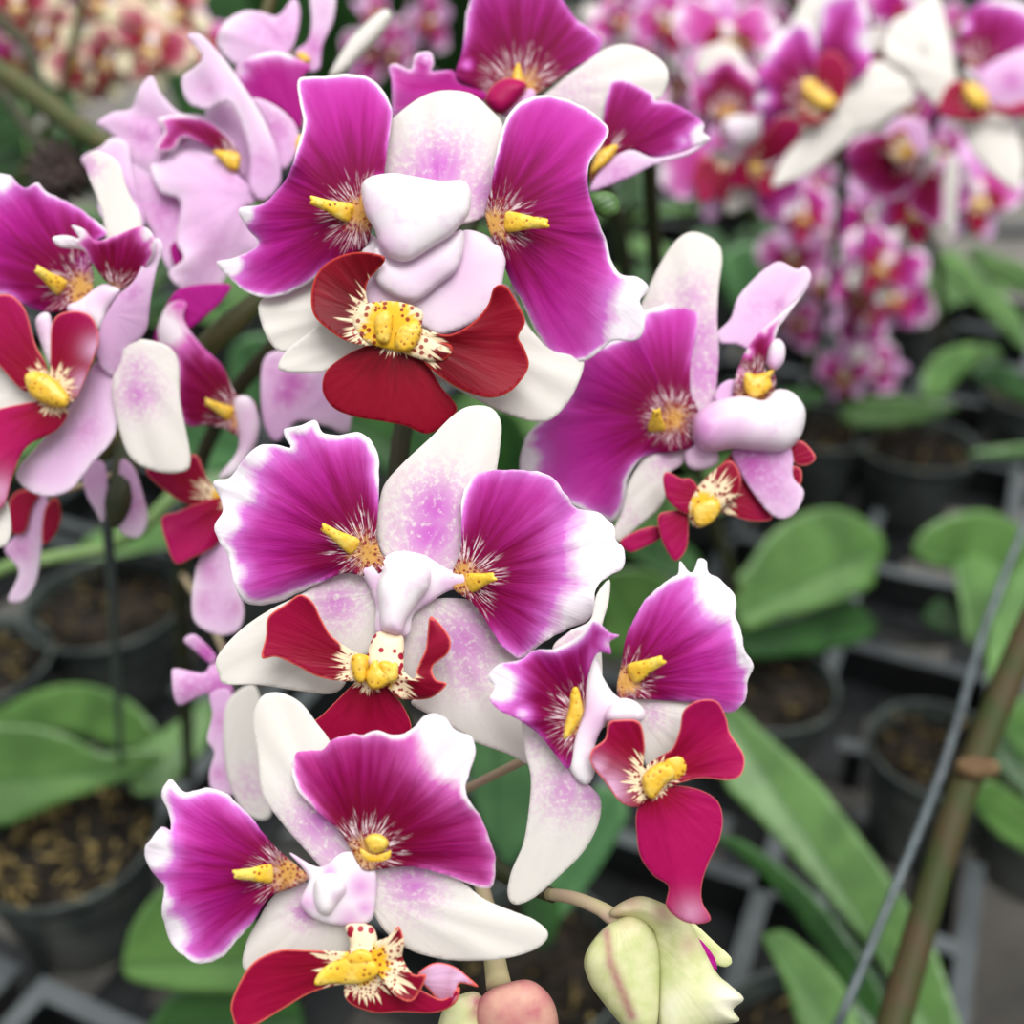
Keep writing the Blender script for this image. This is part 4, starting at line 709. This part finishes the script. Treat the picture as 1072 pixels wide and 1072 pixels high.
# cream and crimson blooms, top left
spray(P(-120, 420, 1.0), 'orchid spray at top left corner with cream petals and crimson yellow-centred lips', [(-40, 300, .95), (20, 190, .90), (60, 110, .84), (80, 30, .82), (90, -30, .82)],
  [(50, 30, .90, dk(kind='c', v=0, yaw=-30, roll=10, tilt=10, s=.8)), (88, 66, .88, dk(kind='c', v=1, yaw=20, roll=-25, tilt=15, s=.75)), (120, 55, .86, dk(kind='c', v=0, yaw=-15, roll=30, s=.75)), (160, 40, .86, dk(kind='c', v=1, yaw=35, roll=15, s=.85)), (20, -5, .9, dk(kind='c', v=0, s=.8)), (120, 0, .9, dk(kind='c', v=1, roll=60, s=.8)), (175, 5, .88, dk(kind='c', v=0, roll=-40, s=.8)), (18, 55, .94, dk(kind='p', v=0, yaw=40, s=.8)), (72, 10, .95, dk(kind='p', v=1, yaw=-50, s=.8)), (210, 35, .9, dk(kind='p', v=0, yaw=30, tilt=-20, s=.9))], mat='stem')
# ------------------------------------------------------------------ brown seed head
sd = empty('dried_seed_head', P(62, 180, .52), None, 'round brown dried seed head with ringed scales at the left', 'seed head')
b = MB(V1.at(.52))
for ring, (n_, r0, r1, dd) in enumerate([(14, 14, 38, 8), (12, 9, 29, 0), (9, 5, 19, -8)]):
    for i in range(n_):
        a = 2*math.pi*(i+.5*ring)/n_; ca, sa = math.cos(a), math.sin(a); wd = 5.5
        pt = lambda r, o: (62+ca*r-sa*o, 180+sa*r+ca*o)
        b.sheet([pt(r0, -wd*.5), pt((r0+r1)/2, -wd), pt(r1-2, -wd*.7), pt(r1, 0), pt(r1-2, wd*.7), pt((r0+r1)/2, wd), pt(r0, wd*.5)], pt(r0, 0), pt(r1, 0), d=dd, tipd=-7, w=0, step=5, th=3)
b.build('scales', M['seed'], sd)
part(sd, 'core', V1.at(.52), M['seed'], lambda b: b.sheet([(62+8*math.cos(a), 180+8*math.sin(a)) for a in [i*.785 for i in range(8)]], (62, 180), d=-6, w=0, puff=8, step=4))
stem_tube(sd, [(62, 182, .53), (40, 150, .60), (0, 96, .76), (-60, 40, .85)], .0035, 'stem_dark', 'stem')
gs = MB(V1); gs.tube([P(-40, 50, .60), P(30, 95, .56), P(70, 125, .53), P(104, 148, .50), P(150, 175, .47)], [.006, .006, .0055, .005, .004], step=.02)
tag(gs.build('flower_stem', M['stem']), 'thick blurred green stalk slanting down from the left edge above the seed head', 'stalk')
b = MB(V1); b.tube([P(-60, -30, .70), P(0, 22, .68), P(30, 50, .66), P(40, 90, .64)], [.005, .005, .004, .003], step=.02)
tag(b.build('dry_twig', M['stem_dark']), 'dark brown twig crossing the top left corner', 'twig')
# ------------------------------------------------------------------ leaves traced in place
def leafp(par, vw, out, base, tip, d0, d1, mat='leaf', bow=0, fold=.12, cup=0, step=6, th=2.4, **k):
    v = vw.at(d0); off = (d1/d0-1)*F
    S(par, 'leaf', v, M[mat], out, base, tip, tipd=off, bow=bow, fold=-fold, cup=cup, step=step, th=th, w=0, S=200, **k)
def plant(root, label): return empty('orchid_plant', root, None, label, 'orchid')
lp = main
leafp(lp, V3, [(85,560),(130,500),(200,400),(290,330),(380,297),(460,300),(540,340),(598,400),(602,450),(572,500),(560,560),(500,590),(400,630),(250,670),(120,705)], (100,660), (590,420), .84, .88)
leafp(lp, V3, [(100,715),(250,675),(400,635),(480,602),(530,640),(575,690),(540,740),(400,780),(250,800),(130,800)], (110,760), (570,680), .85, .90, 'leaf_dark')
leafp(lp, VD, [(330,230),(335,130),(360,95),(450,92),(515,130),(560,200),(480,300),(390,330),(340,320)], (480,320), (340,110), .84, .80, 'leaf')
pr = plant(G(1085, 640, .09), 'leafy orchid plant at the right with a broad light green leaf beside the slanting wire')
leafp(pr, V3, [(695,430),(730,370),(800,330),(900,305),(980,315),(1060,360),(1100,420),(1050,540),(960,560),(900,520),(860,505),(780,500),(710,460)], (1090,520), (700,430), .86, .84)
leafp(pr, V3, [(840,480),(960,440),(1060,420),(1110,480),(1060,600),(990,690),(900,765),(872,720),(862,640),(845,560)], (1090,480), (900,760), .87, .80)
leafp(pr, V3, [(728,655),(785,602),(850,640),(885,700),(860,735),(800,715),(750,690)], (880,720), (740,640), .84, .86, 'leaf_dark')
p5 = plant(G(1100, 800, .09), 'orchid plant cut by the right edge with upright bright leaves behind the olive stalk')
leafp(p5, V3, [(945,780),(960,700),(985,630),(1030,540),(1080,470),(1160,420),(1160,720),(1080,800),(1010,900),(962,935)], (1000,940), (1110,450), .72, .80)
leafp(p5, V4, [(885,150),(957,80),(1040,20),(1080,120),(1060,280),(980,290),(920,230)], (1060,280), (900,150), .70, .70)
leafp(p5, V4, [(800,400),(850,335),(957,400),(1040,460),(1040,600),(960,556),(880,505)], (1030,540), (810,400), .70, .68)
leafp(p5, V4, [(870,220),(910,190),(990,300),(1040,400),(1000,420),(920,350),(860,290)], (1030,420), (880,220), .74, .76, 'leaf_dark')
p6 = plant(G(905, 1110, .09), 'orchid plant at lower right with a long broad leaf reaching up behind the crimson lip')
leafp(p6, V4, [(40,130),(95,118),(160,180),(250,260),(340,350),(420,450),(500,560),(600,700),(680,830),(740,1000),(760,1110),(600,1110),(540,920),(430,765),(320,640),(210,510),(120,420),(50,330)], (690,1100), (60,150), .575, .70, fold=.2)
leafp(p6, V4, [(10,500),(60,505),(120,525),(220,592),(330,690),(430,820),(500,930),(560,1060),(560,1120),(480,1120),(390,930),(300,785),(180,640),(80,550)], (540,1110), (20,505), .56, .62, 'leaf_dark', fold=.5)
leafp(p6, V4, [(360,690),(400,740),(470,840),(540,960),(580,1060),(560,1100),(480,960),(400,820)], (560,1090), (365,700), .59, .64, 'leaf_dark')
leafp(p6, V4, [(165,805),(190,795),(230,788),(290,830),(370,900),(430,990),(450,1110),(300,1110),(235,950),(190,860)], (400,1110), (175,800), .56, .60, 'leaf')
p7 = plant(G(530, 985, .09), 'orchid plant whose grey-green leaves stand between the lower left and lower right blooms')
leafp(p7, VC, [(825,170),(900,160),(965,220),(985,330),(950,440),(910,468),(868,400),(835,320)], (890,560), (890,170), .62, .58, 'leaf_blue')
leafp(p7, VK, [(600,120),(660,130),(690,190),(650,280),(580,390),(510,480),(450,510),(435,450),(480,340),(560,220)], (440,500), (670,140), .61, .60, 'leaf_blue')
leafp(p7, VK, [(395,440),(420,400),(480,400),(500,480),(470,560),(420,560)], (450,560), (420,410), .60, .60, 'leaf_dark')
leafp(mid_, V6, [(-60,400),(0,380),(100,335),(200,330),(290,370),(345,430),(355,475),(250,465),(150,432),(60,430),(-40,460)], (350,480), (-40,420), .80, .86, 'leaf')
leafp(mid_, V6, [(-80,440),(50,418),(150,440),(220,475),(300,470),(360,482),(320,520),(250,545),(150,580),(60,618),(0,638),(-80,620)], (350,510), (-60,540), .74, .72, 'leaf')
leafp(mid_, V6, [(290,560),(295,480),(340,440),(400,400),(450,360),(470,400),(440,480),(400,520),(360,565)], (330,575), (450,380), .75, .80, 'leaf')
leafp(mid_, V6, [(272,962),(280,880),(318,810),(368,772),(450,790),(560,850),(600,930),(560,1000),(480,1003),(400,1000),(330,988)], (590,930), (285,940), .60, .58, 'leaf')
leafp(mid_, V6, [(340,1110),(350,1040),(400,995),(520,990),(640,1010),(640,1110)], (630,1060), (350,1080), .62, .60, 'leaf_dark')
# leaf glimpses behind the sprays
def lone(root, label, *leaves):
    p = plant(root, label)
    for L_ in leaves: leafp(p, *L_[0], **(L_[1] if len(L_) > 1 else {}))
    return p
lone(G(345, 480, .09), 'orchid leaves glimpsed between the upper left blooms and the dark red lip',
  [(VF, [(520,440),(560,410),(620,415),(660,470),(620,570),(560,570),(515,520)], (640,640), (540,420), .9, .84, 'leaf_blue')],
  [(VF, [(400,600),(460,590),(540,620),(540,690),(480,720),(400,690)], (600,680), (410,640), .9, .84, 'leaf_blue')],
  [(V1, [(355,430),(400,425),(450,450),(470,480),(430,500),(380,480)], (480,500), (360,440), .92, .9, 'leaf_dark')])
lone(G(20, 260, .09), 'dark green orchid leaves far back at the left edge below the twig',
  [(VH, [(-60,270),(0,245),(60,250),(112,290),(90,330),(50,352),(-60,390)], (-50,330), (110,300), 1.2, 1.15, 'leaf_dark')],
  [(VH, [(-60,400),(40,350),(140,340),(230,370),(260,420),(150,460),(60,440),(-60,470)], (-50,430), (250,400), 1.25, 1.2, 'leaf_dark')],
  [(VH, [(-60,170),(60,130),(180,190),(230,280),(100,300),(-60,300)], (-50,230), (200,250), 1.3, 1.25, 'leaf_dark')],
  [(VH, [(-60,480),(60,440),(250,400),(330,300),(300,480),(100,560),(-60,560)], (-50,520), (310,380), 1.35, 1.2, 'leaf_dark')])
lone(G(400, 300, .09), 'large dark leaves filling the shade behind the top bloom and the lilac one',
  *[(V1, [(x-12,150),(x-40,90),(x-48,20),(x-30,-40),(x+10,-70),(x+40,-20),(x+44,60),(x+14,150)], (x,150), (x,-70), 1.75+.06*i, 1.65, 'leaf_dark') and ((V1, [(x-12,150),(x-40,90),(x-48,20),(x-30,-40),(x+10,-70),(x+40,-20),(x+44,60),(x+14,150)], (x,150), (x,-70), 1.75+.06*i, 1.65, 'leaf_dark'),) for i, x in enumerate((215, 290, 350, 415, 475))])
lone(G(610, 430, .09), 'orchid plant deep in the gap right of the upper bloom with dull green leaves',
  [(V1, [(755,270),(790,255),(830,280),(840,330),(800,345),(765,320)], (820,380), (770,265), 1.3, 1.25, 'leaf_blue')],
  [(V1, [(520,430),(545,440),(552,480),(535,520),(515,500)], (560,520), (525,435), 1.05, 1.0, 'leaf_dark')])
lone(G(1062, 395, .09), 'rear orchid plant at the right edge with long arching leaves',
  [(V2, [(735,370),(760,345),(810,350),(900,430),(1000,530),(1045,590),(1060,700),(960,620),(850,500),(770,430)], (1050,690), (745,370), 1.05, 1.15, 'leaf')],
  [(V2, [(850,330),(950,360),(1060,400),(1100,460),(1060,500),(950,450),(870,390)], (1090,470), (860,340), 1.15, 1.25, 'leaf')],
  [(V2, [(685,860),(690,780),(740,705),(850,668),(950,678),(960,720),(880,745),(820,790),(750,860)], (940,700), (695,850), 1.12, 1.06, 'leaf')],
  [(V2, [(860,760),(960,740),(1060,800),(1080,880),(960,840),(880,800)], (1070,830), (870,765), 1.12, 1.1, 'leaf_dark')])
lone(G(905, 425, .09), 'orchid plant behind the pink hood with a flat green leaf lying to the right',
  [(V2, [(400,905),(450,862),(600,855),(750,868),(812,892),(700,940),(520,962),(410,945)], (420,910), (800,890), 1.22, 1.2, 'leaf')],
  [(V2, [(850,1050),(950,1030),(1080,1020),(1080,1060),(950,1072),(860,1068)], (1080,1045), (860,1058), 1.0, 1.0, 'leaf')])
# ------------------------------------------------------------------ pots with moss
POTS = []
def pot(px, py, r, label, fill='bark', rough=1., seed=0, z=.100, mosslabel=None, h=None):
    c = G(px, py, z); h = z-.0045 if h is None else h
    POTS.append((c.x, c.y, r))
    p = empty('plant_pot', (c.x, c.y, z-h), None, label, 'plant pot', None)
    b = MB(); rt = r; rbm = r*.72
    b.lathe([(0.001, .001), (rbm*.95, .001), (rbm, .004), (rt*.96, h*.86), (rt*.965, h*.875), (rt*1.0, h*.88), (rt*1.015, h-.003), (rt*1.01, h), (rt*.985, h), (rt*.97, h-.004), (rt*.955, h*.87), (rbm*.97, .006), (.001, .006)], c=(c.x, c.y, z-h))
    b.build('pot_body', M['pot'], p)
    r2 = random.Random(seed+5); b = MB(); top_ = z-.014
    prof = [(r*.90, -.02), (r*.92, -.004), (r*.75, .001), (r*.5, .003), (r*.25, .006), (.002, .004)]; b.lathe(prof, 40, (c.x, c.y, top_))
    for i in range(320):
        a = r2.random()*6.28; q = math.sqrt(r2.random())*r*.84; x, y = c.x+q*math.cos(a), c.y+q*math.sin(a); L = r2.uniform(.004, .012)*rough
        pts = [Vector((x, y, top_+r2.uniform(-.002, .006)+.006*math.sin(x*90)*math.sin(y*110)))]
        dv = Vector((r2.uniform(-1, 1), r2.uniform(-1, 1), r2.uniform(-.2, .5))).normalized()
        for s_ in range(3): dv = (dv+Vector((r2.uniform(-.7, .7), r2.uniform(-.7, .7), r2.uniform(-.6, .3)))).normalized(); pts.append(pts[-1]+dv*L/2)
        for q_ in pts:
            q_.z = max(q_.z, top_-.004); w_ = Vector((q_.x-c.x, q_.y-c.y)); 
            if w_.length > r*.88: w_ *= r*.88/w_.length; q_.x, q_.y = c.x+w_.x, c.y+w_.y
        b.tube(pts, [.0009*rough, .0015*rough, .0013*rough, .0006*rough], 1 if r2.random() < (.42 if fill == 'moss' else .12) else 0, seg=5)
    m = b.build('potting_moss', [M['bark'], M['moss2'] if fill == 'moss' else M['moss']])
    tag(m, mosslabel or label.replace('pot ', 'pot\'s moss and bark ', 1), 'moss', None, 'stuff')
    return p
pot(68, 872, .062, 'smoky plastic pot at lower left holding straw-coloured moss', 'moss', 1.3, 1, mosslabel='straw-coloured moss and dark bark in the lower left pot')
pot(985, 782, .052, 'grey translucent pot behind the slanting wire at lower right', 'bark', 1.1, 2, mosslabel='brown moss in the grey translucent pot at lower right')
pot(800, 712, .058, 'grey pot under the two broad leaves right of the crimson lip', 'bark', 1.1, 3, mosslabel='olive brown moss in the pot under the two broad leaves')
pot(-22, 690, .056, 'grey pot rim cut by the left edge', 'bark', 1., 4, mosslabel='dark bark in the pot cut by the left edge')
pot(560, 1000, .056, 'dark pot almost hidden below the lower left bloom and round bud', 'bark', 1.1, 5, mosslabel='dark bark visible beneath the opening buds')
pot(850, 1105, .055, 'pot at the bottom edge under the long lower right leaf', 'moss', 1.1, 6, mosslabel='orange brown moss at the bottom edge under the short leaf')
pot(960, 462, .066, 'dark round pot in the rear row at right', 'bark', 1.2, 7, mosslabel='mossy bark in the dark rear pot at right')
pot(1110, 815, .055, 'pot outside the right edge holding upright bright leaves', 'bark', 1., 8, mosslabel='bark in the pot beyond the right edge')
pot(1105, 600, .058, 'pot at the right edge behind the olive stalk', 'bark', 1., 9, mosslabel='bark in the pot behind the olive stalk')
pot(860, 445, .06, 'rear pot behind the swollen pink hood', 'bark', 1., 10, mosslabel='bark in the rear pot behind the swollen hood')
pot(110, 628, .07, 'wide black pot behind the pale wire at the left', 'bark', 1., 12, mosslabel='black bark in the wide pot at left')
pot(1085, 410, .06, 'rear pot with arching leaves at the right edge', 'bark', 1., 13, mosslabel='bark in the rear pot with arching leaves')
pot(790, 420, .06, 'rear pot beneath the pale magenta spray', 'bark', 1., 14, mosslabel='bark beneath the pale magenta spray')
pot(345, 500, .06, 'pot hidden among the sprays behind the middle bloom', 'bark', 1., 15, mosslabel='bark in the hidden pot behind the middle bloom')
# rear rows: pots with leaf rosettes, one built and copied
def rosette(seed):
    r = random.Random(seed); L = Local(.001); out = []
    for i in range(5):
        ln, wd = r.uniform(110, 170), r.uniform(26, 36)
        b = MB(L); b.sheet([(-10, 0), (-wd*.8, -ln*.35), (-wd, -ln*.65), (-wd*.7, -ln*.9), (0, -ln), (wd*.7, -ln*.9), (wd, -ln*.65), (wd*.8, -ln*.35), (10, 0)], (0, 0), (0, -ln), bow=55, fold=-.25, step=11, w=0, th=2.4, S=200)
        o = b.build('leaf', M['leaf_dark'] if i % 2 else M['leaf']); az = i*2.4+r.uniform(-.3, .3); out.append((o.data, az, r.uniform(.5, .95))); bpy.data.objects.remove(o)
    return out
ROS = [rosette(3), rosette(9)]; rp = random.Random(5)
rear = [(235, 330), (500, 330), (585, 395), (660, 330), (735, 300), (560, 250), (400, 300), (120, 330), (40, 330), (300, 255), (470, 220), (650, 235), (960, 330), (1000, 520), (640, 560), (240, 560), (720, 480), (150, 240), (780, 225), (30, 440), (580, 480)]
proto = None
for i, (x, y) in enumerate(rear):
    c = G(x, y, .1)
    if any((c.x-q[0])**2+(c.y-q[1])**2 < (.062+q[2])**2 for q in POTS): continue
    nearer = y > 400
    if proto is None:
        proto = pot(x, y, .058, 'dark pot of a leafy orchid in the far rows', 'bark', 1., 40, mosslabel='dark bark in the far row pots'); proto['group'] = 'far row pots'; pm = bpy.data.objects[max(o.name for o in bpy.data.objects if o.name.startswith('potting_moss'))]; pm['group'] = 'bark of far row pots'; c0 = c.copy()
    else:
        q = proto.copy(); COL.objects.link(q); q.location = Vector(proto.location)+(c-c0); POTS.append((c.x, c.y, .058))
        for ch in proto.children: k2 = ch.copy(); COL.objects.link(k2); k2.parent = q
        m2 = pm.copy(); COL.objects.link(m2); m2.location = pm.location+(c-c0)
    e = empty('orchid_plant', (c.x, c.y, .088), None, 'leafy orchid without flowers standing in the far rows', 'orchid', 'leafy orchids in the far rows')
    for me, az, lean in ROS[i % 2]:
        o = bpy.data.objects.new('leaf', me); COL.objects.link(o); o.parent = e; o.rotation_euler = Euler((-lean, 0, az+i), 'XYZ')
# ------------------------------------------------------------------ trays, bench, floor
AZ = math.radians(-24)
def tray(cx, cy, nx, ny, label):
    pt = .135; b = MB(); g = MB(); W, H = nx*pt, ny*pt; c, s = math.cos(AZ), math.sin(AZ)
    R = lambda x, y, z: (cx+x*c-y*s, cy+x*s+y*c, z)
    t_ = empty('growing_tray', (cx, cy, 0), None, label, 'tray')
    def free(x, y, m=.0): 
        q = R(x, y, 0); return all((q[0]-p[0])**2+(q[1]-p[1])**2 > (p[2]+m)**2 for p in POTS)
    def bar(x0, y0, x1, y1):
        n = 9; run = []
        for k in range(n+1):
            t = k/n; run.append(free(x0+(x1-x0)*t, y0+(y1-y0)*t, .008))
        k = 0
        while k <= n:
            if not run[k]: k += 1; continue
            e = k
            while e < n and run[e+1]: e += 1
            if e > k:
                a, c_ = k/n, e/n; L = math.hypot(x1-x0, y1-y0)*(c_-a); mx, my = x0+(x1-x0)*(a+c_)/2, y0+(y1-y0)*(a+c_)/2
                hz = x1 != x0; ex = .013
                b.box(R(mx, my, .022), (L, .004, .044) if hz else (.004, L, .044), AZ); g.box(R(mx, my, .045+(.0002 if hz else 0)), (L+ex, ex, .0025) if hz else (ex, L+ex, .0025), AZ)
            k = e+1
    for i in range(nx+1):
        for j in range(ny): bar(-W/2+i*pt, -H/2+j*pt, -W/2+i*pt, -H/2+(j+1)*pt)
    for i in range(nx):
        for j in range(ny+1): bar(-W/2+i*pt, -H/2+j*pt, -W/2+(i+1)*pt, -H/2+j*pt)
    for i in range(nx):
        for j in range(ny):
            x, y = -W/2+(i+.5)*pt, -H/2+(j+.5)*pt
            b.box(R(x-.046, y, .002), (.034, pt, .004), AZ); b.box(R(x+.046, y, .002), (.034, pt, .004), AZ)
            b.box(R(x, y-.046, .002), (.06, .034, .004), AZ); b.box(R(x, y+.046, .002), (.06, .034, .004), AZ)
    b.build('cells', M['tray'], t_, False); g.build('rim', M['tray_grey'], t_, False)
k = 0; TL = []
for i in range(-2, 4):
    for j in range(0, 4):
        x = i*.57*math.cos(AZ)-j*.57*math.sin(AZ)+.0; y = .45+i*.57*math.sin(AZ)+j*.57*math.cos(AZ)
        TL.append((x, y))
seen = []
for x, y in TL:
    d = y*CP-(0-CAMZ)*SP; zz = y*(-SP)+(-CAMZ)*CP
    pxx = 536+x/d*F if d > 0.1 else 9e9; pyy = 536-(y*SP+(-CAMZ)*CP)/d*F if d > .1 else 9e9
    if -350 < pxx < 1420 and 150 < pyy < 1500: seen.append((x, y, pxx, pyy))
seen.sort(key=lambda t: -t[3])
CNT = {}
for n_, (x, y, a, bb) in enumerate(seen):
    row = 'front' if bb > 900 else 'middle' if bb > 520 else 'rear'
    side = 'left edge' if a < 150 else 'left' if a < 420 else 'centre' if a < 700 else 'right' if a < 1000 else 'right edge'
    if a > 900 and bb < 330: continue
    key = (row, side); CNT[key] = CNT.get(key, 0)+1
    tray(x, y, 4, 4, ('black plastic growing tray with square cells, %s row towards the %s' % (row, side))+('', ', behind the nearer one', ', farthest back of three')[min(CNT[key]-1, 2)])
be = empty('bench', (0, 1.0, -.05), None, 'long steel bench of parallel bars carrying the growing trays', 'bench')
b = MB()
for i in range(-6, 10): b.box((-.2+i*.22*0, .1+i*.26, -.012), (4.4, .03, .02), 0)
b.build('cross_bars', M['metal'], be, False)
b = MB()
for x in (-2.2, -.7, .8, 2.0): b.box((x, 1.0, -.042), (.04, 4.4, .04), 0)
b.build('rails', M['metal'], be, False)
for x in (-2.1, 1.9):
    for y in (-.9, 1.1, 3.0):
        b = MB(); b.box((x, y, -.381), (.05, .05, .638), 0); b.build('leg', M['metal'], be, False)
b = MB(); b.box((0, 2.5, -.71), (16, 16, .02)); tag(b.build('floor', M['concrete'], None, False), kind='structure')
# ------------------------------------------------------------------ wires and stalks
def wire(pts, r, label, mat='wire', name='support_wire', cat='wire'):
    b = MB(V1); b.tube([p if isinstance(p, Vector) else P(*p) for p in pts], r, step=.03); return tag(b.build(name, M[mat]), label, cat)
wire([G(128, 832, .085), P(122, 700, .60), P(112, 545, .42), P(100, 480, .39)], .0021, 'upright grey wire rising from the straw moss at the left')
wire([(868, 1095, .44), (985, 810, .50), (1030, 660, .55), (1085, 520, .60)], .002, 'grey wire slanting beside the olive stalk at the right')
st = empty('orchid_stalk', P(925, 1100, .40), None, 'thick olive stalk slanting up to the right edge with one pale node', 'stalk')
part(st, 'stalk', V1, M['stalk'], lambda b: b.tube([P(925, 1110, .40), P(960, 985, .42), P(1000, 850, .44), P(1020, 800, .45), P(1060, 700, .47), P(1110, 590, .50)], [.0066, .006, .006, .0062, .0064, .0064], step=.01))
part(st, 'node', V1, M['node'], lambda b: b.tube([P(1002, 803, .443), P(1020, 804, .441), P(1042, 803, .443)], [.003, .0048, .003], step=.004), 'pale tan node')
wire([(-30, 612, .52), (10, 592, .52), (60, 583, .52), (110, 575, .52), (150, 552, .51), (185, 515, .50)], .0032, 'pale green aerial root curving behind the wire at the left', 'stem_green', 'aerial_root', 'root')
wire([G(885, 440, .09), P(898, 300, .95), P(905, 220, .88)], .0014, 'thin grey wire beside the tall stalk at upper right')
wire([G(955, 420, .09), P(970, 300, 1.1), P(985, 230, 1.0)], .0014, 'thin wire at the upper right in front of the rear leaves')
wire([P(700, 200, 1.0), P(640, 60, .9), P(655, -20, .85)], .0014, 'thin pale wire behind the top white sepal')

# ------------------------------------------------------------------ light, camera
sc = bpy.context.scene
w = bpy.data.worlds.new('daylight'); sc.world = w; w.use_nodes = True; nt = w.node_tree; nt.nodes.clear()
bg = nt.nodes.new('ShaderNodeBackground'); ou = nt.nodes.new('ShaderNodeOutputWorld'); tc = nt.nodes.new('ShaderNodeTexCoord')
sx = nt.nodes.new('ShaderNodeSeparateXYZ'); nt.links.new(tc.outputs['Generated'], sx.inputs[0])
cr = nt.nodes.new('ShaderNodeValToRGB'); nt.links.new(sx.outputs[2], cr.inputs[0])
e = cr.color_ramp.elements; e[0].position = 0; e[0].color = (.05, .055, .05, 1); e[1].position = .7; e[1].color = (1, 1, 1, 1)
q = e.new(.15); q.color = (.22, .23, .23, 1)
nt.links.new(cr.outputs[0], bg.inputs[0]); bg.inputs[1].default_value = .95; nt.links.new(bg.outputs[0], ou.inputs[0])
sl = bpy.data.lights.new('sun', 'SUN'); sl.energy = 3.0; sl.angle = math.radians(40); sl.color = (1, .99, .96)
so = bpy.data.objects.new('sun', sl); COL.objects.link(so); so.rotation_euler = Euler((math.radians(16), math.radians(10), 0)); so.location = (0, 0, 3)
cam = bpy.data.cameras.new('camera'); co = bpy.data.objects.new('camera', cam); COL.objects.link(co)
co.location = (0, 0, CAMZ); co.rotation_euler = (math.pi/2-PITCH, 0, 0); cam.sensor_width = 36; cam.lens = F/1072*36; cam.clip_start = .01
cam.dof.use_dof = True; cam.dof.focus_distance = .255; cam.dof.aperture_fstop = 7.2
sc.camera = co
sc.view_settings.view_transform = 'Standard'; sc.view_settings.look = 'None'; sc.view_settings.gamma = 1; sc.view_settings.exposure = 0.22
for o in bpy.data.objects:
    if '_w' in o: del o['_w']
